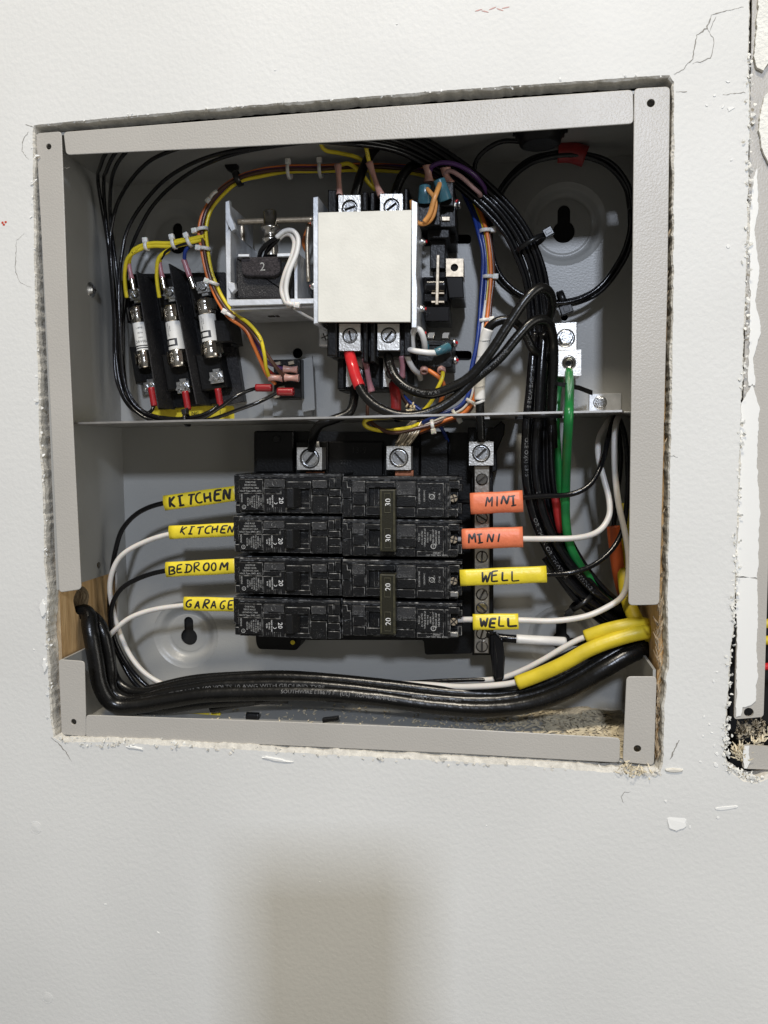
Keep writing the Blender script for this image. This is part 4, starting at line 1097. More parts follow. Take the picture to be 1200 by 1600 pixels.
build('underside_stamp', mb, M['dark_metal'], so)

# upper auxiliary switch with lever arm
au = thing('auxiliary_switch', (P(680, 330, .06).x, .085, P(680, 360, .06).z), 'black auxiliary switch under the blue caps, right of the cover plate', 'switch')
mb = MB(); pxslab(mb, rect(654, 300, 688, 352), .034, .075, .0006); pxslab(mb, rect(686, 284, 709, 322), .036, .075, .0006); pxslab(mb, rect(686, 322, 712, 355), .042, .075, .0006)
pxslab(mb, rect(668, 352, 702, 372), .045, .078, .0006); pxslab(mb, rect(672, 372, 696, 420), .052, .080, .0006); pxslab(mb, [(660, 362), (712, 356), (712, 380), (662, 382)], .060, .085, .0006)
build('switch_body', mb, M['black_plastic'], au)
mb = MB(); pxslab(mb, rect(690, 338, 703, 345), .0405, .044, .0003); build('spring_tab', mb, M['strand_bare'], au)
mb = MB(); c = P(712, 320, .045); lathe(mb, [(.0028, 0), (.0028, .001), (.0034, .0012), (.0034, .0022), (.0026, .0023), (.0026, .0036), (.0030, .0037), (.0026, .0052)], (c.x - .002, .045, c.z), (1, -.2, 0), 18); lathe(mb, [(.0011, 0), (.0011, .0005)], (c.x + .001, .0425, c.z + .0012), (.3, -1, 0), 10, mi=1)
build('terminal_screw', mb, [M['zinc'], M['tape_red']], au)
lv = thing('lever_mechanism', (P(700, 440, .07).x, .088, P(700, 500, .07).z), 'black lever linkage with bright steel arm and square nut, right of the plate', 'lever')
mb = MB(); pxslab(mb, rect(662, 433, 700, 472), .050, .080, .0006, rr=.0006); pxslab(mb, rect(677, 392, 697, 436), .056, .080, .0005); pxslab(mb, [(697, 432), (723, 432), (725, 465), (702, 466)], .044, .080, .0005)
c = P(672, 445, .05); tube(mb, Path([(664, 448, .052), (698, 448, .052)]), .0055, 14)
build('linkage_body', mb, M['black_gloss'], lv)
mb = MB(); out = pxout(rect(697, 404, 724, 432), .043); c = P(710, 418, .043); plate(mb, out, [circ(c.x, c.z, .0024, 18)], .043, .0455); mb.bm(prismbm(out, .0456, .060)); build('square_nut', mb, [M['strand_bare'], M['aluminium']], lv)
mb = MB(); lathe(mb, [(.0024, 0), (.0024, .0004)], (c.x, .0455, c.z)); build('nut_bore', mb, M['dark_void'], lv)  # dark disc on the bore floor stands for its shade
mb = MB(); pxslab(mb, [(682, 398), (687, 398), (685, 476), (680, 476)], .046, .048, .0003); pxslab(mb, rect(674, 457, 694, 459), .0465, .052, .0001); pxslab(mb, rect(674, 470, 694, 473), .0465, .052, .0001)
build('steel_arm', mb, M['strand_bare'], lv)
mb = MB(); pxslab(mb, rect(664, 479, 702, 502), .048, .075, .0004); build('armature', mb, M['black_gloss'], lv)
mb = MB(); pxslab(mb, rect(654, 384, 677, 434), .060, .064, .0004); build('grey_link_plate', mb, M['box_inside'], lv)

# lower micro switch
ls = thing('limit_switch', (P(680, 550, .06).x, .085, P(680, 575, .06).z), 'small black double switch with red-centred screws under the cover plate corner', 'switch')
mb = MB(); pxslab(mb, rect(652, 531, 707, 574), .044, .080, .0006); pxslab(mb, rect(652, 535, 706, 539), .0425, .046, .0002); pxslab(mb, rect(676, 540, 680, 574), .0428, .046, .0002); build('switch_body', mb, M['black_plastic'], ls)
for x, y in ((709, 536), (710, 563)):
    c = P(x, y, .046); mb = MB(); lathe(mb, [(.0022, 0), (.0022, .0012), (.0028, .0014), (.0028, .0026), (.0018, .0034)], (c.x - .0012, .047, c.z), (1, -.3, 0), 18); lathe(mb, [(.001, 0), (.001, .0005)], (c.x + .0018, .0448, c.z), (.8, -.6, 0), 10, mi=1)
    build('terminal_screw', mb, [M['zinc'], M['tape_red']], ls)
for x in (668, 691): mb = MB(); pxslab(mb, [(x, 521), (x + 3, 519), (x + 12, 519), (x + 9, 529), (x - 1, 529)], .046, .0475, .0003); build('contact_clip', mb, M['nickel'], ls)

# ground lug
gl = thing('ground_lug', (P(887, 545, .075).x, D, P(887, 588, .075).z), 'bright aluminium ground lug bolted above the green wires at right', 'ground lug')
mb = MB(); pxslab(mb, [(866, 504), (902, 502), (902, 548), (867, 549)], .072, .078, .0006); build('lug_tang', mb, M['aluminium'], gl)
mb = MB(); out = pxout([(869, 549), (908, 546), (908, 587), (870, 588)], .062); cx, cz = P(889, 567, .062).x, P(889, 567, .062).z
plate(mb, out, [circ(cx, cz, .0046, 26)], .062, .066); mb.bm(prismbm(out, .0661, .085)); build('lug_barrel', mb, M['aluminium'], gl)
mb = MB(); lathe(mb, [(.0045, 0), (.0045, .0030), (.0041, .0034), (.0036, .0028), (.0034, .0014), (.0019, .0010)], (cx, .0660, cz), n=26, cap=False)
lathe(mb, [(.0019, 0), (.0019, .0002)], (cx, .0656, cz), n=6, mi=1); build('set_screw', mb, [M['nickel'], M['dark_void']], gl)  # socket floor disc coloured as shade
screw(gl, 884, 528, .0705, 10.5, 'hex', .2, h=.0022)

# ================================================================== FUSE BLOCK
fb = thing('fuse_block', (P(290, 530, .088).x, D, P(290, 640, .088).z), 'tilted black fuse block with upright divider fins at left', 'fuse block')
mb = MB()
pxslab(mb, [(206, 428), (350, 425), (381, 627), (247, 640)], .084, .0905, .0006)
for (xt, yt, xb, yb2) in ((187, 438, 215, 600), (240, 435, 265, 612), (291, 432, 318, 612)):
    pxslab(mb, [(xt, yt), (xt + 30, yt - 2), (xt + 40, yt + 62), (xt + 11, yt + 66)], .070, .086, .0012)
    pxslab(mb, [(xb - 14, yb2 - 58), (xb + 24, yb2 - 60), (xb + 36, yb2 - 8), (xb - 4, yb2)], .070, .086, .0012)
pxslab(mb, [(334, 500), (356, 498), (362, 534), (338, 536)], .062, .086, .001); pxslab(mb, [(356, 505), (364, 508), (367, 536), (360, 540)], .072, .086, .0008)
build('block_base', mb, M['black_plastic'], fb)
def fin(top, bot, y0, y1):
    a, b = P(*top, y0), P(*bot, y0); mb = MB(); d = Vector((b.x - a.x, 0, b.z - a.z)).normalized(); nrm = Vector((-d.z, 0, d.x)) * .0004
    vs = []
    for p in (a, b):
        for y in (y0, y1):
            for s_ in (-1, 1): vs.append(Vector((p.x, y, p.z)) + nrm * s_)
    mb.add(vs, [(0, 1, 5, 4), (2, 6, 7, 3), (0, 4, 6, 2), (1, 3, 7, 5), (0, 2, 3, 1), (4, 5, 7, 6)]); build('divider_fin', mb, M['fibre'], fb)
fin((213, 424), (247, 637), .058, .086); fin((264, 412), (307, 631), .058, .086)
mb = MB(); pxslab(mb, [(319, 430), (350, 425), (381, 627), (350, 634)], .0825, .0838, .0002); build('insulating_card', mb, M['fibre'], fb)
FX = [((214, 480), (229, 575), 13), ((268, 478), (281, 574), 15), ((320, 468), (333, 560), 15)]
FL = ['left fuse, mostly behind the first divider, with a striped print band', 'middle fuse with a black and white print box, left of the tall fin', 'right fuse with a print box, nearest the cable-tied harness']
for k, ((xa, ya), (xb, yb2), rp) in enumerate(FX):
    Yc = .0650; a, b = P(xa, ya, Yc), P(xb, yb2, Yc); d = (b - a); L = d.length; ax = d.normalized(); r = rp * S(Yc) * (.98 if k else .95)
    fz = thing('cartridge_fuse', a.lerp(b, 1.0), FL[k], 'fuse', 'cartridge fuses in the black block')
    mb = MB(); lathe(mb, [(r * .90, L * .26), (r * .90, L * .72)], a, ax, 28); f1 = build('paper_barrel', mb, M['fuse_paper'], fz)
    for h0, h1 in ((0, .27), (.71, 1)):
        mb = MB(); lathe(mb, [(r * .8, L * h0), (r * .98, L * h0 + .0006), (r * .98, L * (h0 * .5 + h1 * .5) - .0012), (r * .93, L * (h0 * .5 + h1 * .5) - .0008), (r * .98, L * (h0 * .5 + h1 * .5) - .0003), (r * .98, L * h1 - .0006), (r * .88, L * h1)], a, ax, 28); build('metal_cap', mb, M['nickel'], fz)
    pth = Path([tuple(a + ax * (-.002)), tuple(a.lerp(b, .5)), tuple(b)], px=False)
    mb = MB()
    if k == 0:
        side = Vector((0, -1, 0)).cross(ax).normalized()
        for q, (s_, z_) in enumerate([('600VAC', .0026), ('10KA', .0014), ('ATDR', .0014), ('1999-1', .0020)]):
            v, f = glyphs(s_, z_, 'CENTER'); vs = []
            pos0 = a + ax * L * (.60 - q * .075)
            for x, y in v:
                an = x / (r * .9) - .3; vs.append(pos0 - ax * y * -1 * -1 + Vector((0, -1, 0)) * (r * .9 + .0001) * math.cos(an) + (-side) * (r * .9 + .0001) * math.sin(an))
            mb.add(vs, f)
        for f0 in (.640, .675):
            vs = []; n = 10
            for q in range(n + 1):
                an = -1.2 + 2.4 * q / n
                for e in (0, .016): vs.append(a + ax * L * (f0 + e) + Vector((0, -1, 0)) * (r * .9 + .0001) * math.cos(an) + side * (r * .9 + .0001) * math.sin(an))
            mb.add(vs, [(2 * q, 2 * q + 1, 2 * q + 3, 2 * q + 2) for q in range(n)])
    else:
        side = Vector((0, -1, 0)).cross(ax).normalized()
        def strip(h0, h1, a0, a1, n=8):
            vs = []
            for q in range(n + 1):
                an = a0 + (a1 - a0) * q / n
                for h in (h0, h1): vs.append(a + ax * L * h + Vector((0, -1, 0)) * (r * .9 + .0001) * math.cos(an) + side * -(r * .9 + .0001) * math.sin(an))
            mb.add(vs, [(2 * q, 2 * q + 2, 2 * q + 3, 2 * q + 1) for q in range(n)])
        strip(.545, .57, -.5, 1.25); strip(.64, .665, -.5, 1.25); strip(.57, .64, -.5, -.2, 2); strip(.57, .64, .62, .85, 2)
        tube_text(mb, pth, 'FNQ-R', .0012, .002 + L * .34, r * .9, off=-.0022); tube_text(mb, pth, 'TIME DELAY 600V', .0012, .002 + L * .29, r * .9, off=-.0006 - .003, flip=False)
    build('fuse_print', mb, M['ink'], f1)
    # spring clips
    side = Vector((0, -1, 0)).cross(ax).normalized()
    for h0, h1 in ((.02, .20), (.76, .94)):
        for sg in (-1, 1):
            mb = MB(); vs = []; n = 7
            for q in range(n + 1):
                an = .35 + 2.2 * q / n; rr = r * (1.05 if q > 1 else 1.05 + .22 * (2 - q))
                for h in (h0, h1):
                    for th in (0, .0005): vs.append(a + ax * L * h + Vector((0, -1, 0)) * (rr + th) * math.cos(an) + side * sg * (rr + th) * math.sin(an) * 1.08)
            fs = []
            for q in range(n):
                o = 4 * q; fs += [(o, o + 4, o + 6, o + 2), (o + 1, o + 3, o + 7, o + 5), (o, o + 1, o + 5, o + 4), (o + 2, o + 6, o + 7, o + 3)]
            fs += [(0, 2, 3, 1), (4 * n, 4 * n + 1, 4 * n + 3, 4 * n + 2)]
            mb.add(vs, fs, 0, False); build('spring_clip', mb, M['nickel'], fb)
    # screw terminals at both ends
    for q, (fr_, yy) in enumerate(((-.22, .066), (1.32, .066))):
        c = a + d * fr_; ang = math.atan2(ax.z, ax.x)
        mb = MB(); wbox(mb, c.x, c.z, .008, .0095, yy, yy + .0012, .0002, ang); wbox(mb, c.x + ax.x * (.004 if q == 0 else -.004), c.z + ax.z * (.004 if q == 0 else -.004), .004, .005, yy + .001, yy + .006, .0002, ang)
        sg = 1 if q == 0 else -1
        for w_ in (-.0032, .0032):
            e = c + Vector((-ax.z, 0, ax.x)) * w_; wbox(mb, e.x, e.z, .005, .0018, yy - .002, yy, .0002, ang + .5 * (1 if w_ > 0 else -1))
        sp = c; lathe(mb, [(.0030, 0), (.0030, .0010), (.0022, .0020)], (sp.x, yy, sp.z), n=16); lathe(mb, [(.0038, 0), (.0038, .0005)], (sp.x, yy, sp.z), n=16)
        sectors(mb, sp.x, sp.z, .0026, yy - .0028, yy - .001, 4, .0005, .5 + k, 0)
        build('screw_terminal', mb, M['zinc'], fb)

# little terminal strip on a clear bracket
tb = thing('terminal_strip', (P(446, 592, .075).x, D, P(446, 622, .075).z), 'small black terminal strip with pink and red crimps below the coil', 'terminal strip')
mb = MB(); pxslab(mb, [(427, 562), (470, 561), (471, 622), (428, 623)], .068, .088, .0006); build('strip_body', mb, M['black_plastic'], tb)
mb = MB(); pxslab(mb, [(471, 562), (488, 556), (492, 640), (472, 644)], .076, .078, .0002); pxslab(mb, rect(426, 622, 488, 650), .086, .0885, .0002); build('clear_bracket', mb, M['clear_plastic'], tb)
mb = MB()
for x, y in ((455, 567), (434, 568), (432, 619), (440, 606)): c = P(x, y, .067); wbox(mb, c.x, c.z, .004, .0022, .0665, .0685, .0002, .2)
build('spade_tabs', mb, M['strand_bare'], tb)

# ================================================================== WIRING
def wire(name, label, pts, r, m_, cat='wire', group=None, n=12, flat=1.0, sub=8):
    mb = MB(); p = Path(pts, sub); tube(mb, p, r, n, flat=flat)
    o = build(name, mb, M[m_], None, label, cat, group); return o, p
def wprint(o, p, text, size, start, r, m_='cable_ink', flip=False, off=0.0, sx=1.1, flat=1.0):
    mb = MB(); tube_text(mb, p, text, size, start, r, 0, flip, off, .00006, sx, flat); build('cable_print', mb, M[m_], o)
def sub_tube(name, o, pts, r, m_, hollow=False, n=14, flat=1.0, px=True):
    mb = MB(); tube(mb, Path(pts, 5, px), r, n, hollow=hollow, flat=flat); return build(name, mb, M[m_], o)
def along(p, a, b, k=5): return [tuple(p.at(a + (b - a) * i / (k - 1))[0]) for i in range(k)]
def strand(center, lat, dep, wob=.0003, seed=0, r0=0):
    """shift a px-control path sideways (metres) and in depth"""
    w = [P(*c) for c in center]; out = []; rng = random.Random(seed)
    for i, q in enumerate(w):
        a = w[max(0, i - 1)]; b = w[min(len(w) - 1, i + 1)]; t = (b - a); t.y = 0; t.normalize()
        out.append(tuple(q + Vector((-t.z, 0, t.x)) * (lat + rng.uniform(-wob, wob)) + Vector((0, dep + rng.uniform(-wob, wob), 0))))
    return out
def wwire(name, label, wpts, r, m_, cat='wire', group=None, n=12, sub=7):
    mb = MB(); p = Path(wpts, sub, False); tube(mb, p, r, n); return build(name, mb, M[m_], None, label, cat, group), p
def tie(px, py, Y, deg, rb, hs, label, m_='nylon_white', group='white nylon cable ties', tail=0, w=.0022, hd=(.0034, .0036, .0030)):
    c = P(px, py, Y); a = R(deg); ax = Vector((math.cos(a), 0, math.sin(a))); sd = Vector((-ax.z, 0, ax.x)) * hs
    mb = MB(); lathe(mb, [(rb, -w / 2), (rb + .0006, -w / 2), (rb + .0006, w / 2), (rb, w / 2), (rb, -w / 2)], c, ax, 22, cap=False)
    m4 = Matrix((( ax.x, 0, sd.x, 0), (0, 1, 0, 0), (ax.z, 0, sd.z, 0), (0, 0, 0, 1))); m4.translation = c + sd * (rb + hd[1] * .35) + Vector((0, -rb * .5, 0))
    mb.bm(boxbm((-hd[0] / 2, -hd[2] / 2, -hd[1] / 2), (hd[0] / 2, hd[2] / 2, hd[1] / 2), .0005, m4))
    mb.bm(boxbm((-hd[0] * .22, -hd[2] / 2 - .0003, -hd[1] * .3), (hd[0] * .22, -hd[2] / 2 + .0004, hd[1] * .3), .0002, m4))
    if tail: mb.bm(boxbm((-.0010, -.0005, 0), (.0010, .0004, tail), .0003, m4))
    return build('cable_tie', mb, M[m_], None, label, 'cable tie', group)

# --- labelled circuit wires, left
GLW = 'labelled branch wires'
wire('black_wire', 'black wire running into the upper KITCHEN sleeve', [(372, 774, .050), (330, 779, .049), (257, 786, .049), (218, 800, .050), (192, 826, .051), (181, 858, .052), (175, 893, .056), (171, 940, .062), (174, 985, .066), (186, 1025, .064), (215, 1072, .060), (262, 1100, .058)], .00170, 'wire_black', group=GLW)
wire('white_wire', 'white wire running into the lower KITCHEN sleeve', [(372, 828, .050), (320, 830, .048), (264, 835, .048), (221, 849, .048), (189, 869, .047), (175, 895, .046), (172, 927, .048), (184, 979, .052), (204, 1025, .052), (232, 1056, .052), (275, 1076, .052), (330, 1082, .05)], .00175, 'wire_white', group=GLW)
wire('black_wire', 'black wire running into the BEDROOM sleeve', [(372, 886, .050), (320, 888, .047), (258, 892, .046), (221, 902, .046), (192, 918, .046), (178, 938, .046), (173, 964, .047), (181, 1004, .050), (204, 1045, .054), (241, 1080, .054), (290, 1098, .053)], .00170, 'wire_black', group=GLW)
wire('white_wire', 'white wire running into the GARAGE sleeve', [(372, 944, .050), (330, 944, .046), (287, 946, .045), (238, 953, .045), (204, 965, .043), (182, 982, .042), (166, 1002, .046), (161, 1030, .052), (178, 1056, .056), (189, 1070, .056), (218, 1090, .055), (270, 1104, .055)], .00175, 'wire_white', group=GLW)
def sleeve(label, text, a, b, hpx, m_, start, pitch, hh, seed, flat=.42, off=0, slant=.05, group='written label sleeves', ymid=None, lw=.0006):
    mid = ((a[0] + b[0]) / 2, (a[1] + b[1]) / 2 + (ymid or 0), (a[2] + b[2]) / 2)
    p = Path([a, mid, b], 6); r = hpx / 2 * S(a[2]); mb = MB(); tube(mb, p, lambda t: r * (1 + .02 * math.sin(t * 9 + seed)), 26, flat=flat, hollow=True)
    o = build('label_sleeve', mb, M[m_], None, label, 'label sleeve', group)
    mb = MB(); handwriting(mb, p, text, hh * S(a[2]), start * S(a[2]), r, pitch * S(a[2]), lw=lw, flat=flat, slant=slant, off=off * S(a[2]), rng=random.Random(seed))
    build('handwriting', mb, M['ink'], o)
    return o, p, r
sleeve('upper yellow sleeve hand-lettered KITCHEN in bold strokes', 'KITCHEN', (257, 786, .045), (374, 770, .045), 25, 'sleeve_yellow', 10, 15.2, 17, 3, lw=.0008, slant=.1)
sleeve('lower yellow sleeve hand-lettered KITCHEN, cut off by the breaker', 'KITCHEN', (265, 832, .044), (374, 827, .044), 22, 'sleeve_yellow', 20, 13.4, 12, 8, off=2, slant=.3)
sleeve('yellow sleeve hand-lettered BEDROOM', 'BEDROOM', (260, 890, .042), (374, 884, .042), 25, 'sleeve_yellow', 5, 14.8, 14, 15, off=1, slant=.15)
sleeve('yellow sleeve hand-lettered GARAGE, shortest of the left four', 'GARAGE', (288, 943, .041), (374, 945, .041), 23, 'sleeve_yellow', 5, 14.2, 14, 23, slant=.15)
# --- right
o, p = wire('black_wire', 'black wire leaving the upper MINI sleeve', [(706, 784, .042), (724, 784, .040), (760, 783, .036), (812, 778, .0355), (850, 775, .032), (893, 772, .028), (922, 757, .030), (940, 725, .035), (949, 690, .045), (957, 660, .055), (966, 645, .07)], .00165, 'wire_black', group=GLW)
o, p = wire('white_wire', 'white wire leaving the lower MINI sleeve', [(706, 842, .042), (724, 842, .040), (760, 842, .036), (812, 842, .035), (855, 842, .032), (905, 840, .032), (935, 830, .036), (951, 808, .040), (952, 783, .042), (944, 750, .045), (935, 715, .050), (936, 685, .055), (948, 662, .060), (956, 650, .07)], .00185, 'wire_white', group=GLW)
o, p = wire('black_wire', 'black wire leaving the upper WELL sleeve', [(704, 905, .042), (720, 904, .040), (760, 902, .035), (853, 898, .0335), (890, 895, .032), (925, 884, .035), (955, 860, .040), (972, 830, .045), (979, 790, .050), (981, 730, .055), (976, 680, .058), (968, 655, .06)], .00165, 'wire_black', group=GLW)
o, p = wire('white_wire', 'white wire leaving the lower WELL sleeve', [(712, 969, .042), (735, 968, .040), (760, 970, .036), (809, 969, .034), (865, 970, .033), (915, 963, .034), (950, 948, .036), (972, 932, .037), (981, 905, .038), (982, 870, .040), (977, 835, .040), (967, 790, .038), (961, 740, .037), (960, 695, .038), (962, 665, .042), (966, 652, .052)], .0019, 'wire_white', group=GLW)
for k, (x0, y0, x1, y1) in enumerate([(708, 785, 732, 784), (706, 842, 722, 842), (702, 907, 720, 905), (706, 969, 730, 968)]):
    pass
sleeve('upper orange sleeve hand-lettered MINI', 'MiNI', (735, 787, .034), (817, 783, .034), 33, 'sleeve_orange', 23, 14.5, 15, 31, flat=.45, off=3, slant=.12, lw=.00055)
sleeve('lower orange sleeve hand-lettered MINI', 'MINi', (722, 842, .034), (817, 839, .034), 32, 'sleeve_orange', 10, 14.0, 14, 35, flat=.45, slant=.05)
sleeve('upper and longer yellow sleeve hand-lettered WELL', 'WELL', (719, 903, .032), (854, 897, .032), 26, 'sleeve_yellow', 32, 15.5, 16, 41, slant=.1)
sleeve('lower and shorter yellow sleeve hand-lettered WELL', 'WELl', (739, 972, .032), (810, 971, .032), 25, 'sleeve_yellow', 11, 14.2, 15, 47, slant=.05, lw=.0007)
# unlabelled sleeves at right
wire('orange_sleeve', 'blank orange sleeve standing in the lower right of the box', [(958, 822, .058), (961, 850, .058), (966, 890, .060), (974, 925, .062), (984, 950, .064)], .0042, 'sleeve_orange_dark', 'sleeve', n=20, flat=.6)
wire('yellow_sleeve', 'blank yellow sleeve partly hidden behind the right flange', [(976, 786, .060), (979, 830, .060), (981, 880, .062), (984, 940, .064)], .0036, 'sleeve_yellow', 'sleeve', n=20, flat=.6)
wire('brown_wire', 'dark wire tucked behind the right flange above the orange sleeve', [(958, 830, .062), (963, 780, .066), (970, 720, .07), (966, 665, .075)], .0016, 'wire_black')
wire('yellow_cable', 'thick yellow jacket bending out under the right flange', [(975, 890, .060), (981, 935, .050), (992, 965, .040), (1006, 985, .034), (1026, 997, .040), (1048, 1004, .052)], .0046, 'jacket_yellow', 'cable', n=18, flat=.75)
o, p = wire('yellow_cable', 'upper yellow jacket ending in a single white wire', [(915, 995, .034), (945, 985, .032), (975, 978, .031), (1003, 975, .034), (1030, 985, .044), (1050, 990, .055)], .0043, 'jacket_yellow', 'cable', n=18, flat=.8)
wire('white_wire', 'white wire coming out of the upper yellow jacket', [(922, 993, .034), (905, 999, .035), (880, 1012, .036), (850, 1030, .038), (815, 1048, .041), (785, 1059, .044), (750, 1063, .048), (700, 1064, .05)], .00185, 'wire_white')
wire('yellow_cable', 'lower, longer yellow jacket sweeping to the right wall', [(808, 1067, .032), (840, 1055, .031), (880, 1037, .029), (920, 1015, .028), (965, 998, .028), (1008, 988, .030), (1035, 992, .040)], .0045, 'jacket_yellow', 'cable', n=18, flat=.85)
wire('white_wire', 'white wire coming out of the lower yellow jacket', [(812, 1065, .033), (790, 1069, .035), (755, 1072, .038), (715, 1073, .042), (670, 1070, .046), (620, 1068, .05)], .00200, 'wire_white')
wire('black_wire', 'thin black wire lying beside the white one at bottom right', [(905, 1012, .040), (870, 1028, .042), (830, 1047, .045), (795, 1062, .046), (740, 1062, .047), (680, 1064, .048), (620, 1068, .05)], .0013, 'wire_black')
# taped stub to the neutral bar
o, p = wire('black_cable', 'black stub cable with a white taped band beside the neutral bar', [(762, 990, .052), (775, 995, .050), (800, 998, .049), (850, 1001, .05), (890, 1003, .055), (925, 1003, .062)], .0027, 'wire_black', 'cable')
sub_tube('white_tape_band', o, along(p, p.L * .27, p.L * .72), .0031, 'tape_white', px=False)
for k in range(5): q, T, N, U = p.at(2e-3 + k * 6e-4); 
for k in range(6):
    mb = MB(); c = P(768, 990 + k * 1.4, .048 + .001 * (k % 3)); tube(mb, Path([tuple(c), tuple(c + Vector((.004, .001, -.0005)))], 3, False), .0005, 6); build('copper_strand', mb, M['copper'], o)

# --- black jacketed cables along the bottom
GB = 'black jacketed cables along the bottom'
o, p = wire('black_cable', 'thick black cable from the bored hole, lowest along the box floor', [(110, 966, .034), (134, 957, .034), (141, 985, .028), (149, 1030, .026), (158, 1075, .026), (178, 1101, .028), (212, 1103, .030), (262, 1095, .032), (320, 1086, .033), (400, 1083, .034), (490, 1083, .034), (580, 1090, .034), (680, 1103, .034), (760, 1108, .033), (830, 1100, .032), (890, 1078, .031), (940, 1048, .030), (990, 1020, .034), (1030, 1008, .044), (1052, 1004, .055)], .0054, 'cable_black', 'cable', GB, 22, .85)
wprint(o, p, 'SOUTHWIRE E18679 F   (UL)   ROMEX SIMPULL', .0034, .20, .0048, off=.0016)
o, p = wire('black_cable', 'black cable with white print, second from the bottom', [(112, 962, .040), (140, 960, .042), (160, 985, .036), (172, 1040, .036), (176, 1080, .036), (205, 1094, .036), (262, 1083, .036), (330, 1072, .036), (380, 1070, .036), (450, 1069, .036), (520, 1073, .036), (600, 1082, .036), (700, 1093, .036), (780, 1094, .036), (850, 1080, .036), (910, 1050, .036), (965, 1018, .038), (1015, 1000, .045), (1050, 995, .055)], .0040, 'cable_black', 'cable', GB, 20, .85)
wprint(o, p, 'WITH GROUND TYPE NM-B 600 VOLTS 10 AWG WITH GROUND TYPE', .0036, .085, .0040, flip=False, off=-.0004, sx=1.25)
wprint(o, p, '90008 CONDUCTORS', .0030, .285, .0040)
o, p = wire('black_cable', 'black cable third from the bottom, riding behind the printed one', [(114, 960, .046), (146, 962, .050), (168, 1000, .045), (180, 1060, .044), (215, 1082, .042), (290, 1068, .042), (370, 1060, .042), (440, 1058, .042), (520, 1062, .042), (620, 1072, .042), (720, 1083, .042), (800, 1083, .042), (880, 1056, .042), (950, 1015, .044), (1010, 994, .050), (1050, 990, .06)], .0036, 'cable_black', 'cable', GB, 18, .85)
o, p = wire('black_cable', 'thin black cable riding highest along the bottom run', [(230, 1076, .046), (300, 1060, .046), (380, 1054, .046), (450, 1053, .046), (520, 1058, .046), (600, 1066, .046), (690, 1077, .046), (780, 1080, .046), (860, 1060, .047), (930, 1025, .048), (1000, 990, .054)], .0024, 'cable_black', 'cable', GB)
wire('black_cable', 'thin black cable branching low at bottom left', [(330, 1108, .040), (365, 1101, .038), (400, 1096, .037), (440, 1091, .038), (480, 1088, .040)], .0026, 'cable_black', 'cable', GB)
wire('black_cable', 'flat black cable between the bottom flange and the printed cable at left', [(215, 1108, .036), (260, 1106, .034), (320, 1098, .034), (380, 1093, .036), (450, 1090, .040)], .0040, 'cable_black', 'cable', GB, 16, .7)

# --- black fuse wires at left
GF = 'thin black fuse wires at upper left'
FW = [([(196, 212, .005), (169, 234, .012), (156, 262, .032), (153, 280, .052), (158, 317, .058), (168, 377, .062), (173, 427, .064), (178, 493, .064), (179, 560, .062), (184, 600, .060), (205, 638, .056), (245, 656, .052), (300, 659, .050), (330, 655, .048), (373, 640, .046), (405, 628, .048), (436, 612, .056)], 'leftmost thin black wire, ending in the right red crimp'),
      ([(212, 212, .005), (183, 235, .013), (166, 268, .036), (162, 290, .055), (167, 357, .060), (176, 427, .060), (182, 493, .060), (185, 570, .058), (192, 607, .056), (216, 640, .053), (260, 655, .050), (310, 655, .048), (345, 636, .046), (363, 623, .046), (384, 612, .050), (402, 606, .056)], 'second thin black wire, ending in the left red crimp'),
      ([(230, 212, .005), (198, 236, .014), (177, 270, .036), (172, 310, .054), (173, 350, .058), (182, 420, .056), (188, 493, .057), (190, 570, .056), (200, 612, .054), (225, 643, .053), (268, 654, .052), (310, 650, .052), (333, 640, .054), (344, 630, .058)], 'third thin black wire, rising to the right fuse'),
      ([(350, 212, .007), (275, 233, .014), (227, 257, .028), (187, 310, .052), (174, 357, .056), (174, 410, .053), (180, 493, .054), (182, 560, .053), (194, 618, .051), (222, 650, .050), (262, 660, .050), (288, 655, .052), (293, 634, .058)], 'fourth thin black wire, rising to the middle fuse'),
      ([(560, 205, .010), (440, 225, .014), (340, 241, .020), (273, 270, .038), (230, 310, .056), (200, 357, .058), (190, 403, .056), (186, 450, .052), (188, 520, .050), (192, 580, .050), (205, 625, .050), (228, 645, .052), (238, 640, .056), (240, 628, .058)], 'longest thin black wire, arching from the top centre to the left fuse'),
      ([(610, 205, .012), (500, 219, .014), (400, 233, .018), (340, 249, .026), (285, 278, .045), (240, 320, .060), (212, 370, .062), (200, 410, .064), (194, 480, .066), (192, 560, .068), (196, 600, .07)], 'inner thin black arch running just under the longest one')]
for i, (pts, lb_) in enumerate(FW):
    o, p = wire('black_wire', lb_, pts, .00125, 'wire_black', group=GF)
    if i < 2:
        e = p.p[-1]; d_ = Vector((1, .05, -.02 if i == 0 else -.02)); sub_tube('crimp_connector', o, [tuple(e - d_ * .001), tuple(e + d_ * .005), tuple(e + d_ * .010)], .0026 if i else .0027, 'crimp_red', True, px=False)
    elif i < 5:
        e = p.p[-1]; d_ = Vector((-.15, 0, 1)).normalized(); sub_tube('crimp_connector', o, [tuple(e - d_ * .003), tuple(e + d_ * .004), tuple(e + d_ * .010)], .0023, 'crimp_red', True, px=False)
tie(292, 656, .050, 8, .0042, 1, 'black cable tie round the fuse wires under the middle fuse', 'nylon_black', 'black nylon cable ties')

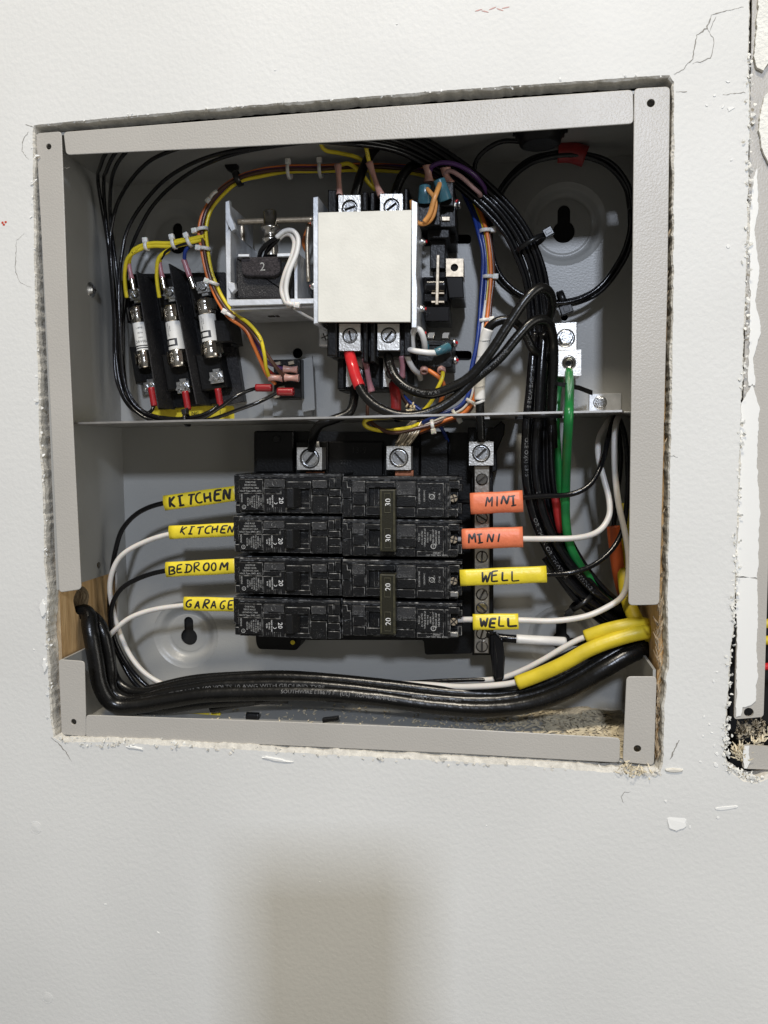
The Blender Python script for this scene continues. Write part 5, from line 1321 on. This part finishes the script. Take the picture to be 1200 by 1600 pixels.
# --- coloured harness, left and top
HC = [(694, 285, .070), (665, 270, .068), (620, 263, .066), (560, 262, .064), (500, 264, .062), (450, 265, .060), (405, 271, .058), (372, 281, .056), (345, 300, .055), (325, 328, .054), (317, 358, .053), (319, 385, .051), (327, 425, .049), (338, 455, .048), (350, 476, .047), (362, 493, .047)]
hs_ = [('orange_wire', 'wire_orange', .0022, .0, [(384, 515, .046), (395, 537, .047), (408, 566, .052), (418, 587, .058), (430, 600, .063)], 'orange wire of the harness arching left of the solenoid', 1),
       ('red_wire', 'wire_red', .0012, .0014, [(386, 520, .050), (400, 548, .052), (416, 575, .058), (434, 590, .065)], 'red wire of the harness arching left of the solenoid', 1),
       ('purple_wire', 'wire_purple', .0006, -.0006, [(385, 512, .049), (402, 537, .050), (416, 564, .052), (430, 572, .056), (444, 577, .060)], 'purple wire of the harness, ending in the top pink crimp', 1),
       ('brown_wire', 'wire_brown', -.0002, -.0016, [(384, 509, .045), (401, 529, .044), (416, 552, .045), (430, 572, .050), (446, 590, .058)], 'brown wire of the harness, ending in the middle pink crimp', 1),
       ('blue_wire', 'wire_blue', -.0016, .0016, None, 'blue wire on the underside of the top harness', .62),
       ('yellow_wire', 'wire_yellow', -.0022, .0002, [(387, 504, .043), (406, 527, .042), (413, 553, .044), (416, 575, .050), (421, 590, .058)], 'yellow wire of the harness, ending in the lowest pink crimp', 1)]
for i, (nm, m_, lat, dep, tail_, lb_, fr_) in enumerate(hs_):
    base = HC if fr_ == 1 else HC[:10]
    w = strand(base, -lat * .9, dep, .00045, i + 2)
    if tail_: w += [tuple(P(*q)) for q in tail_]
    o, p = wwire(nm, lb_, w, (.00125 if m_ not in ('wire_yellow',) else .00122), m_)
    if m_ == 'wire_yellow':
        for st in (.205, .235, .262): wprint(o, p, '1HT6', .0021, st, .00122, 'ink', sx=1.3)
    if tail_ and i in (2, 3, 5):
        e = p.p[-1]; d_ = Vector((1, .1, -.06)); sub_tube('crimp_connector', o, [tuple(e - d_ * .0005), tuple(e + d_ * .002), tuple(e + d_ * .0055), tuple(e + d_ * .009)], lambda t: .0027 - .0008 * math.sin(t * 3.1) + .0001, 'crimp_pink', True, px=False)
# yellow spur to the fuses
SP = [(320, 372, .050), (300, 377, .050), (270, 383, .049), (235, 383, .048), (212, 391, .048)]
GY = 'yellow wires feeding the fuses'
def spur(lat, dep, tail_, lb_, m_='wire_yellow', k=5, r=.00135, ck=None, cr=.0019):
    w = strand(SP[:k], lat, dep, .0002, int(lat * 9e4) + 4) + [tuple(P(*q)) for q in tail_]
    o, p = wwire(m_.replace('wire_', '') + '_wire', lb_, w, r, m_, 'wire', GY if m_ == 'wire_yellow' else None)
    if ck:
        e = p.p[-1]; d_ = Vector((.18, 0, -1)).normalized(); sub_tube('crimp_connector', o, [tuple(e - d_ * .001), tuple(e + d_ * .003), tuple(e + d_ * .006), tuple(e + d_ * .0105)], lambda t: cr * (1 - .25 * math.sin(t * 3.14)), ck, True, px=False)
        sub_tube('spade_terminal', o, [tuple(e + d_ * .0095), tuple(e + d_ * .014), tuple(e + d_ * .0185)], .0016, 'nickel', px=False)
    return o, p
o, p = spur(.0008, .0, [(199, 405, .050), (195, 428, .055), (196, 450, .058), (198, 465, .060)], 'left yellow wire down the outer side of the left fuse'); wprint(o, p, '1HT6', .0022, .045, .00135, 'ink', sx=1.3)
o, p = spur(-.0010, -.0004, [(204, 400, .050), (201, 412, .054)], 'left yellow wire entering the left mauve crimp', ck='crimp_mauve')
o, p = spur(-.0001, .0014, [(262, 391, .050), (248, 404, .052), (245, 430, .056), (247, 452, .058), (249, 465, .060)], 'yellow wire down the outer side of the middle fuse', k=3)
o, p = spur(-.0016, .0004, [(262, 393, .050), (252, 399, .052), (249, 410, .055)], 'short yellow and black wire entering the middle mauve crimp', k=3, ck='crimp_mauve')
wire('black_wire', 'short black wire beside the middle yellow wire', [(296, 379, .049), (275, 385, .048), (260, 393, .049), (252, 404, .053)], .0009, 'wire_black')
o, p = wwire('blue_wire', 'short blue wire entering the right mauve crimp', [tuple(P(*q)) for q in [(316, 375, .052), (300, 382, .052), (290, 392, .052), (288, 408, .055)]], .0013, 'wire_blue')
e = p.p[-1]; d_ = Vector((.35, 0, -1)).normalized(); sub_tube('crimp_connector', o, [tuple(e - d_ * .001), tuple(e + d_ * .004), tuple(e + d_ * .0115)], .0019, 'crimp_mauve', True, px=False); sub_tube('spade_terminal', o, [tuple(e + d_ * .0105), tuple(e + d_ * .015), tuple(e + d_ * .0195)], .0016, 'nickel', px=False)
for (x, y, Y, dg, rb, hs, lb_) in [
    (452, 268, .060, 2, .0044, 1, 'white cable tie on the top harness above the solenoid rod'), (501, 266, .062, 2, .0044, 1, 'white cable tie on the top harness nearest the cover plate'),
    (336, 306, .055, 132, .0040, 1, 'white cable tie where the harness turns down at upper left'), (316, 359, .052, 100, .0036, 1, 'white cable tie just above the fork of the yellow spur'),
    (321, 389, .050, 82, .0032, 1, 'white cable tie just below the fork of the yellow spur'), (334, 443, .048, 70, .0032, 1, 'white cable tie beside the top of the right fuse'),
    (361, 493, .046, 58, .0032, 1, 'white cable tie at the lower left corner of the zinc bracket'), (229, 385, .048, 4, .0024, 1, 'white cable tie on the yellow spur above the left fuse'),
    (272, 381, .049, 12, .0030, 1, 'white cable tie on the yellow spur in front of the keyhole'), (296, 378, .050, 22, .0030, 1, 'white cable tie on the yellow spur nearest its fork'),
    (759, 361, .062, 92, .0036, -1, 'top white cable tie on the vertical harness at right'), (763, 433, .062, 88, .0034, -1, 'middle white cable tie on the vertical harness at right'), (757, 501, .060, 95, .0034, -1, 'third white cable tie down the vertical harness at right'),
    (736, 628, .058, 60, .0034, -1, 'white cable tie low on the harness beside the white taped cable'), (712, 648, .056, 35, .0034, -1, 'white cable tie on the harness just above the divider shelf'),
    (676, 664, .054, 10, .0030, -1, 'white cable tie hanging below the divider shelf')]:
    tie(x, y, Y, dg, rb, hs, lb_)
# adhesive mount with black tie
am = thing('tie_mount', P(362, 262, D), 'black push-in tie mount gripping the harness at upper left', 'tie mount')
mb = MB(); c = P(358, 252, .070); lathe(mb, [(.0042, 0), (.0050, .002), (.0042, .006), (.0046, .012), (.0030, .015)], (c.x, .088, c.z), n=18); lathe(mb, [(.0042, 0), (.0046, .003), (.0042, .006)], (c.x + .003, .070, c.z - .004), n=16); build('mount_head', mb, M['black_plastic'], am)
mb = MB(); cc = P(372, 279, .056); lathe(mb, [(.0046, -.0018), (.0052, -.0018), (.0052, .0018), (.0046, .0018), (.0046, -.0018)], cc, (math.cos(R(160)), 0, math.sin(R(160)) * -1 + .0), 20, cap=False); build('strap', mb, M['nylon_black'], am)

# --- top centre taps
def tap(name, label, pts, r, m_, crimp=None, cpts=None, cr=.0024):
    o, p = wire(name, label, pts, r, m_)
    if cpts: sub_tube('crimp_connector', o, cpts, (lambda t: cr * (1 - .35 * math.sin(t * 3.14))), crimp, True)
    return o, p
tap('yellow_wire', 'yellow wire looping up at the top and into the left pink crimp area', [(583, 212, .03), (520, 208, .036), (502, 216, .04), (506, 233, .044), (530, 239, .048), (560, 247, .05), (576, 262, .052), (584, 290, .056)], .0013, 'wire_yellow')
o, p = tap('yellow_wire', 'yellow and black wire dropping from the top flange into the right crimp', [(571, 200, .030), (571, 222, .034), (575, 245, .038), (578, 258, .040)], .0013, 'wire_yellow', 'crimp_pink', [(577, 254, .040), (583, 272, .040), (589, 290, .038), (596, 306, .036)])
wprint(o, p, '1HT', .0022, .012, .0013, 'ink')
tap('yellow_wire', 'short yellow wire behind the left crimp above the contactor', [(530, 258, .050), (545, 256, .048), (562, 268, .048), (575, 285, .050), (586, 297, .054)], .0013, 'wire_yellow')
tap('pink_wire', 'short pink lead in the left crimp above the contactor', [(528, 266, .042), (529, 280, .042), (530, 300, .040)], .0011, 'wire_pink', 'crimp_pink', [(528, 258, .042), (529, 275, .041), (530, 290, .040), (530, 306, .038)])
wire('black_cable', 'thick black cable entering the left top terminal of the contactor', [(600, 216, .06), (580, 240, .052), (567, 265, .046), (558, 292, .043), (552, 320, .044)], .0030, 'cable_black', 'cable', n=16)
wire('black_cable', 'thick black cable entering the right top terminal of the contactor', [(700, 240, .062), (668, 250, .056), (640, 262, .050), (622, 288, .046), (614, 320, .044)], .0030, 'cable_black', 'cable', n=16)
tap('purple_wire', 'purple wire arching over the blue caps into the trunk of black wires', [(672, 268, .042), (675, 260, .038), (692, 254, .036), (715, 258, .038), (738, 271, .042), (756, 292, .05), (764, 315, .058)], .0014, 'wire_purple', 'crimp_pink', [(668, 258, .040), (669, 270, .041), (670, 284, .042)], .0034)
tap('pink_wire', 'pink wire arching from its crimp under the purple wire', [(694, 272, .040), (702, 267, .038), (720, 276, .038), (738, 292, .042), (751, 305, .050), (740, 304, .056), (724, 297, .06)], .0013, 'wire_pink', 'crimp_pink', [(696, 262, .040), (697, 274, .041), (703, 288, .042)], .0034)
for lb_, cp in (('left blue terminal cap with an orange wire', [(664, 291, .032), (664, 304, .032), (664, 316, .034)]), ('right blue terminal cap with an orange wire', [(686, 281, .031), (691, 297, .032), (696, 313, .034)])):
    mb = MB(); tube(mb, Path(cp), lambda t: .0036 + .0008 * t, 18, hollow=True); build('insulating_sleeve', mb, M['crimp_blue'], None, lb_, 'wire cap')
wire('orange_wire', 'light orange jumper from the left cap, crossing behind the other', [(665, 293, .031), (672, 300, .027), (679, 310, .026), (680, 325, .027), (674, 342, .028), (662, 350, .029), (650, 345, .030), (645, 330, .031), (643, 314, .033)], .0013, 'wire_light_orange')
wire('orange_wire', 'light orange jumper from the right cap hanging in a loop', [(688, 285, .030), (684, 296, .025), (678, 312, .0235), (671, 335, .025), (663, 347, .026)], .0015, 'wire_light_orange')

# --- vertical harness at right
VC = [(716, 268, .072), (733, 300, .070), (747, 335, .066), (756, 361, .062), (762, 395, .061), (763, 433, .061), (760, 470, .060), (757, 501, .059), (752, 540, .058), (744, 580, .058), (738, 620, .058), (722, 642, .057), (690, 655, .055), (650, 672, .056)]
for i, (m_, lat, dep, lb_, r) in enumerate([('wire_blue', -.0034, .0, 'left blue wire of the vertical harness at right', .0013), ('wire_blue', -.0016, .0012, 'second blue wire of the vertical harness at right', .0013),
      ('wire_yellow', .0002, .0016, 'yellow wire of the vertical harness at right', .0013), ('wire_orange', .0016, -.0008, 'orange wire of the vertical harness at right', .0013),
      ('wire_brown', .0030, .0010, 'brown wire of the vertical harness at right', .0012), ('wire_white_cool', -.0004, -.0012, 'thin white wire of the vertical harness at right', .0008)]):
    wwire(m_.replace('wire_', '').replace('_cool', '') + '_wire', lb_, strand(VC if i != 5 else VC[6:], lat, dep, .0004, i + 40), r, m_)
wire('yellow_wire', 'yellow wire leaving the lower limit switch in an S', [(692, 577, .046), (691, 590, .043), (683, 608, .044), (672, 630, .05), (655, 645, .052), (610, 652, .044), (580, 654, .040), (569, 660, .038), (575, 668, .040), (600, 673, .044), (640, 668, .05), (655, 662, .055)], .0013, 'wire_yellow')
wire('orange_wire', 'orange wire leaving the lower limit switch', [(664, 575, .048), (672, 580, .045), (688, 592, .045), (694, 607, .052), (688, 630, .06)], .0014, 'wire_orange')
for x, lb_ in ((663, 'left bare grommet ring under the limit switch'), (690, 'right bare grommet ring under the limit switch')):
    mb = MB(); c = P(x, 576, .046); lathe(mb, [(.0014, 0), (.0026, -.0005), (.0028, .001), (.0026, .003), (.0014, .003), (.0014, 0)], c, (0, -.6, -.8), 18, cap=False); build('insulating_ring', mb, M['crimp_pink'], None, lb_, 'ring')
wire('brown_wire', 'brown wire crossing under the shelf with the yellow loop', [(575, 655, .045), (590, 668, .043), (612, 676, .044), (640, 672, .05), (690, 658, .054), (716, 640, .06)], .0013, 'wire_brown')
wire('blue_wire', 'blue wire tucked behind the bare strands', [(700, 690, .07), (690, 670, .066), (670, 650, .066), (640, 628, .066), (630, 618, .068)], .0012, 'wire_blue')
wire('white_wire', 'upper white loop joining the limit switch to the contactor', [(664, 546, .040), (662, 530, .034), (656, 516, .031), (648, 515, .032), (644, 528, .036), (645, 545, .04)], .0019, 'wire_white_cool')
wire('white_wire', 'lower white loop ending in the long blue cap', [(685, 551, .034), (670, 551, .031), (652, 549, .031), (638, 547, .034), (636, 556, .038), (645, 575, .044), (655, 585, .052), (657, 592, .058)], .0018, 'wire_white_cool')
for lb_, cp in (('long blue cap lying over the limit switch', [(680, 551, .033), (690, 547, .034), (700, 543, .038)]), ('short blue cap on the limit switch behind the white loop', [(664, 548, .040), (664, 544, .042), (664, 538, .046)])):
    mb = MB(); tube(mb, Path(cp), lambda t: .0024 + .0008 * t, 18, hollow=True); build('insulating_sleeve', mb, M['crimp_blue'], None, lb_, 'wire cap')
# pink/brown control wires below the contactor
for lb_, w_, c_ in (('brown control wire in the left pink crimps below the contactor', [(571, 566, .044), (574, 590, .046), (577, 610, .048), (574, 640, .052), (575, 665, .056)], [(571, 560, .042), (574, 580, .043), (577, 596, .045), (581, 612, .046)]),
                    ('brown control wire in the right pink crimp below the contactor', [(628, 570, .044), (626, 595, .048), (628, 618, .052), (640, 636, .056)], [(628, 556, .042), (629, 572, .043), (628, 590, .045)])):
    o, p = wire('brown_wire', lb_, w_, .0012, 'wire_brown'); sub_tube('crimp_connector', o, c_, lambda t: .0022 * (1.1 - .35 * math.sin(t * 3.14)), 'crimp_mauve', True)
# solenoid leads
wire('black_wire', 'left black lead rising from the coil marked 2', [(405, 403, .038), (408, 392, .036), (418, 381, .034), (433, 371, .032)], .0015, 'wire_black')
wire('black_wire', 'right black lead rising from the coil marked 2', [(414, 403, .040), (418, 392, .038), (428, 380, .035), (436, 371, .033)], .0015, 'wire_black')
wire('white_wire', 'outer white solenoid lead looping down to a cable tie', [(432, 371, .032), (445, 361, .031), (458, 361, .030), (466, 373, .029), (464, 395, .028), (452, 425, .027), (447, 450, .027), (450, 470, .027), (456, 479, .027)], .00150, 'wire_white_cool')
wire('white_wire', 'inner white solenoid lead beside the outer one', [(434, 374, .034), (446, 366, .033), (455, 368, .032), (460, 380, .031), (456, 400, .030), (445, 428, .029), (440, 452, .029), (445, 470, .028), (453, 480, .028)], .00145, 'wire_white')
wire('white_wire', 'thin pale lead slanting from the tie under the cover plate', [(456, 480, .028), (475, 492, .030), (498, 504, .036), (510, 510, .05)], .0010, 'wire_gray')
tie(455, 476, .027, 80, .0030, -1, 'white cable tie on the solenoid leads at the bracket edge')
wire('orange_wire', 'brown-orange wire behind the steel side plate', [(486, 345, .065), (478, 365, .064), (474, 380, .066), (480, 395, .07)], .0012, 'wire_orange')

# --- heavy feeders
o, p = wire('black_cable', 'heavy black feeder starting in red tape under the contactor', [(545, 548, .040), (550, 568, .030), (558, 595, .026), (570, 618, .023), (590, 636, .021), (625, 649, .020), (665, 646, .0205), (705, 626, .022), (740, 594, .023), (780, 560, .024), (812, 522, .025), (832, 503, .027), (850, 500, .031), (861, 515, .037), (865, 545, .045), (864, 600, .05), (862, 650, .052), (864, 700, .054)], .00300, 'cable_black', 'cable', n=18)
sub_tube('red_tape', o, along(p, 0.0005, .031, 7), .0036, 'tape_red', px=False)
wprint(o, p, 'AWG THWN-2', .0030, .120, .0030)
o, p = wire('black_cable', 'heavy black feeder looping highest beside the ground lug', [(606, 552, .044), (610, 572, .034), (620, 592, .029), (640, 608, .026), (672, 616, .0225), (705, 606, .021), (735, 588, .0205), (765, 552, .020), (796, 505, .020), (825, 464, .021), (845, 450, .024), (859, 459, .030), (862, 480, .038), (856, 505, .048), (850, 540, .055), (848, 600, .058), (843, 660, .056), (840, 700, .056)], .00300, 'cable_black', 'cable', n=18)
wprint(o, p, 'EL1TE', .0034, .012, .0030); wprint(o, p, 'AWG 6 CME WIRE', .0030, .030, .0030, off=.0006)
o, p = wire('black_cable', 'white-taped black cable running down to the neutral bar lug', [(862, 560, .055), (835, 548, .045), (820, 522, .040), (803, 503, .036), (785, 500, .035), (768, 508, .035), (760, 522, .036), (754, 555, .038), (750, 590, .040), (750, 640, .042), (752, 690, .046)], .00275, 'cable_black', 'cable', n=18)
wprint(o, p, 'AWG', .0030, .020, .00275)
sub_tube('white_tape', o, along(p, p.L * .445, p.L * .79, 9), .0034, 'tape_white', px=False)
mb = MB()
for k in range(5):
    t_ = p.L * (.50 + .075 * k); q, T, N, U = p.at(t_); ax_ = (T + U * .35).normalized()
    lathe(mb, [(.00345, -.0008), (.0036, 0), (.00345, .0008), (.0033, .0008)], q, ax_, 20, cap=False)
build('tape_wraps', mb, M['tape_white'], o)
wire('black_cable', 'black cable curving from the contactor down to the left bus lug', [(553, 600, .058), (553, 625, .050), (545, 645, .044), (520, 656, .040), (500, 664, .040), (490, 680, .044), (487, 702, .052)], .0030, 'cable_black', 'cable', n=16)
o, p = wire('black_cable', 'red-taped cable end dropping behind the heavy feeders', [(615, 596, .056), (618, 615, .050), (619, 640, .050), (622, 655, .056)], .0028, 'cable_black', 'cable', n=16)
sub_tube('red_tape', o, [(615, 600, .055), (618, 617, .050), (619, 642, .050)], .0034, 'tape_red_dull')
sb = thing('bare_strands', P(640, 670, .055), 'bare stranded conductor fanned into the middle bus lug', 'bare wire'); rng = random.Random(2)
for k in range(13):
    mb = MB(); a_ = (k - 6) / 6; tube(mb, Path([(655 + a_ * 8, 655, .058 + .002 * math.cos(k)), (642 + a_ * 12, 674, .052 + .002 * (k % 2)), (628 + a_ * 11, 697 + rng.uniform(-5, 3), .050 + .003 * rng.random())]), .00095, 7); build('strand', mb, M['strand_bare'], sb)
mb = MB()
for k in range(9):
    c = P(486 + k * 1.6, 699, .052); d_ = Vector((rng.uniform(-.001, .001), -.001, rng.uniform(.001, .004))); tube(mb, Path([tuple(c), tuple(c + d_)], 2, False), .0003, 5)
build('frayed_strands', mb, M['tape_white'], None, 'frayed pale strand ends on top of the left bus lug', None, None, 'stuff')
mb = MB()
for k in range(14):
    c = P(640 + rng.uniform(-6, 8), 640 + rng.uniform(-8, 4), .046); d_ = Vector((rng.gauss(0, .0016), rng.gauss(0, .001), rng.gauss(0, .0016))); tube(mb, Path([tuple(c), tuple(c + d_)], 2, False), .0006, 5)
build('frayed_strands', mb, M['shaving'], None, 'tan frayed strand tips showing above the divider shelf', None, None, 'stuff')

# --- black trunk of wires at right
TC = [(460, 200, .010), (550, 206, .020), (620, 219, .036), (672, 243, .046), (727, 281, .052), (773, 321, .054), (804, 358, .056), (825, 400, .058), (836, 437, .060), (842, 480, .062), (846, 530, .062), (849, 580, .060), (847, 640, .058), (845, 700, .056), (849, 760, .054), (862, 815, .052), (880, 860, .050), (905, 900, .050), (938, 938, .052), (978, 970, .056), (1015, 1000, .064)]
TW = [(-.0068, .0, .0016, 'outermost thin black wire of the trunk at right'), (-.0040, -.0012, .0016, 'second thin black wire of the trunk from the outside'), (-.0014, .0006, .0016, 'third thin black wire of the trunk from the outside'),
      (.0012, -.0014, .0016, 'fourth thin black wire of the trunk from the outside'), (.0040, .0002, .0016, 'fifth thin black wire of the trunk from the outside'), (.0066, -.0008, .0016, 'innermost thin black wire of the trunk at right')]
GT = 'black wires in the right-hand trunk'
for i, (lat, dep, r, lb_) in enumerate(TW):
    o, p = wwire('black_wire', lb_, strand(TC, -lat if False else lat * -1, dep, .0005, i + 70), r, 'wire_black', 'wire', GT)
BC = [(836, 520, .052), (832, 560, .048), (828, 610, .046), (823, 660, .045), (821, 710, .044), (823, 755, .043), (832, 800, .043), (848, 843, .043), (872, 885, .043), (905, 925, .045), (945, 960, .050), (1000, 1000, .060)]
o, p = wire('black_cable', 'large printed black cable on the left side of the trunk', BC, .0028, 'wire_black', 'cable', n=16)
wprint(o, p, 'EEL CME WIRE E', .0032, .022, .0028, off=.0004, sx=1.15); wprint(o, p, 'OLE OI(R) E315', .0032, .067, .0028, off=.0006, sx=1.15); wprint(o, p, 'OR THHN OR THWN-2', .0034, .118, .0028, off=.0004, sx=1.2)
BC2 = [(850, 520, .050), (845, 580, .047), (842, 640, .046), (837, 700, .045), (839, 755, .043), (850, 805, .042), (870, 850, .042), (900, 893, .043), (935, 930, .047), (985, 965, .055)]
o, p = wire('black_cable', 'second large black cable in the trunk, right of the printed one', BC2, .0030, 'wire_black', 'cable', n=16)
wprint(o, p, 'THWN-2 L', .0034, .155, .0030, sx=1.2); wprint(o, p, 'L1', .0034, .100, .0030, sx=1.2)
wire('black_cable', 'third large black cable lowest in the trunk near the corner', [(852, 870, .052), (878, 905, .050), (905, 940, .050), (935, 965, .053), (980, 1000, .06)], .0028, 'wire_black', 'cable', n=16)
o, p = wire('black_wire', 'black wire with a dark red band beside the green wire', [(862, 640, .052), (861, 690, .050), (863, 740, .048), (869, 785, .047), (877, 830, .048), (892, 870, .050)], .0016, 'wire_black'); sub_tube('red_band', o, along(p, p.L * .58, p.L * .82, 5), .0028, 'tape_red_dull', px=False)
# green ground wires
wire('green_wire', 'front green ground wire with glossy highlights', [(889, 580, .064), (890, 600, .050), (889, 640, .006), (888, 660, .0058), (886, 700, .018), (884, 760, .034), (884, 810, .038), (890, 850, .042), (905, 882, .046), (925, 907, .052), (955, 940, .060)], .00275, 'wire_green', n=18)
wire('green_wire', 'rear green ground wire behind the black strap', [(876, 592, .078), (872, 615, .072), (869, 660, .068), (871, 700, .066), (873, 745, .066), (874, 800, .068)], .0024, 'wire_green', n=16)
mb = MB(); c = P(878, 592, .080); tube(mb, Path([(876, 586, .078), (877, 596, .078)]), .0022, 12); build('copper_conductor', mb, M['copper'], None, 'bare copper end under the ground lug behind the green wire', 'bare wire')
# black ties and strap on the trunk
tie(829, 382, .056, -62, .0098, 1, 'black cable tie round the trunk right of the cover plate', 'nylon_black', 'black nylon cable ties', 0, .003, (.0055, .006, .004))
tie(846, 650, .050, -90, .0125, -1, 'black cable tie round the trunk just below the divider shelf', 'nylon_black', 'black nylon cable ties', 0, .003, (.005, .005, .004)); 
tie(878, 468, .070, 20, .0052, -1, 'black cable tie on the coiled wire above the ground lug', 'nylon_black', 'black nylon cable ties', 0, .004, (.008, .006, .004))
tie(908, 940, .050, -50, .0082, -1, 'black cable tie low on the trunk with a stubby tail', 'nylon_black', 'black nylon cable ties', .004, .003, (.004, .005, .004))
mb = MB(); vs = []
pts_ = [(856, 596, .050), (872, 600, .046), (885, 602, .045), (905, 606, .058), (926, 614, .072)]
w = [P(*q) for q in pts_]; hh_ = [.0022, .0022, .0024, .0028, .0030]
for q, h_ in zip(w, hh_):
    for s_ in (-1, 1):
        for d_ in (0, .0008): vs.append(q + Vector((0, d_, s_ * h_ * .55)))
fs = [];
for k in range(len(w) - 1): o_ = 4 * k; fs += [(o_, o_ + 4, o_ + 6, o_ + 2), (o_ + 1, o_ + 3, o_ + 7, o_ + 5), (o_, o_ + 1, o_ + 5, o_ + 4), (o_ + 2, o_ + 6, o_ + 7, o_ + 3)]
fs += [(0, 2, 3, 1), (16, 17, 19, 18)]; mb.add(vs, fs); build('black_strap', mb, M['black_plastic'], None, 'flat black strap across the green wires below the ground lug', 'strap')

# --- coil of spare wire at upper right
CL = [(987, 327), (981, 290), (955, 258), (918, 243), (869, 240), (825, 253), (785, 292), (763, 345), (766, 400), (782, 437), (818, 464), (877, 476), (932, 458), (972, 407), (986, 365), (987, 327)]
for k, (sc_, dp, r_) in enumerate(((1.0, .070, .0016), (.972, .066, .0016), (.965, .073, .0016), (1.02, .067, .0013))):
    cx, cy = 877, 358
    pts_ = [(cx + (x - cx) * (sc_ + .012 * math.sin(i * 1.3 + k)), cy + (y - cy) * (sc_ + .012 * math.cos(i * 1.7 + k)), dp + .002 * math.sin(i + k)) for i, (x, y) in enumerate(CL)]
    pts_[-1] = pts_[0]
    wire('coiled_wire', ['outer turn of the spare black wire coil at upper right', 'front inner turn of the spare black wire coil at upper right', 'rear inner turn of the spare black wire coil at upper right', 'thin outermost turn of the spare wire coil at upper right'][k], pts_, r_, 'wire_black', 'wire coil', 'turns of the spare wire coil')
mb = MB(); tube(mb, Path([(872, 238, .0685), (892, 238, .0685), (915, 245, .0685)]), .0064, 18); build('red_tape', mb, M['tape_red_dull'], None, 'dull red tape round the top of the wire coil', 'tape')
wire('black_wire', 'black lead curving from the round grommet into the trunk', [(838, 226, .036), (812, 221, .042), (785, 221, .046), (762, 232, .05), (745, 250, .054), (741, 272, .058), (748, 300, .062)], .0015, 'wire_black')
wire('black_wire', 'thin black wire behind the vertical harness', [(752, 300, .072), (764, 350, .074), (768, 395, .076), (772, 430, .076), (800, 458, .074), (835, 475, .072)], .0012, 'wire_black')

# ================================================================== PHONE HELD AT THE VIEWPOINT (throws the soft shadow on the wall below)
ph = thing('smartphone', (CAM.x - .030, CAM.y - .012, CAM.z - .066), 'dark phone held up before the wall, casting the soft shadow below the box', 'smartphone')
m4 = Matrix.Translation(Vector((CAM.x, CAM.y, CAM.z)) + ROT @ Vector((-.027, -.060, .0085))) @ ROT.to_4x4()
mb = MB(); mb.bm(boxbm((-.046, -.080, -.004), (.040, .080, .004), .0035, m4, seg=3)); build('phone_body', mb, M['black_gloss'], ph)
mb = MB(); mb.bm(boxbm((.002, .040, -.0052), (.036, .076, -.0039), .001, m4)); build('camera_plate', mb, M['dark_metal'], ph)
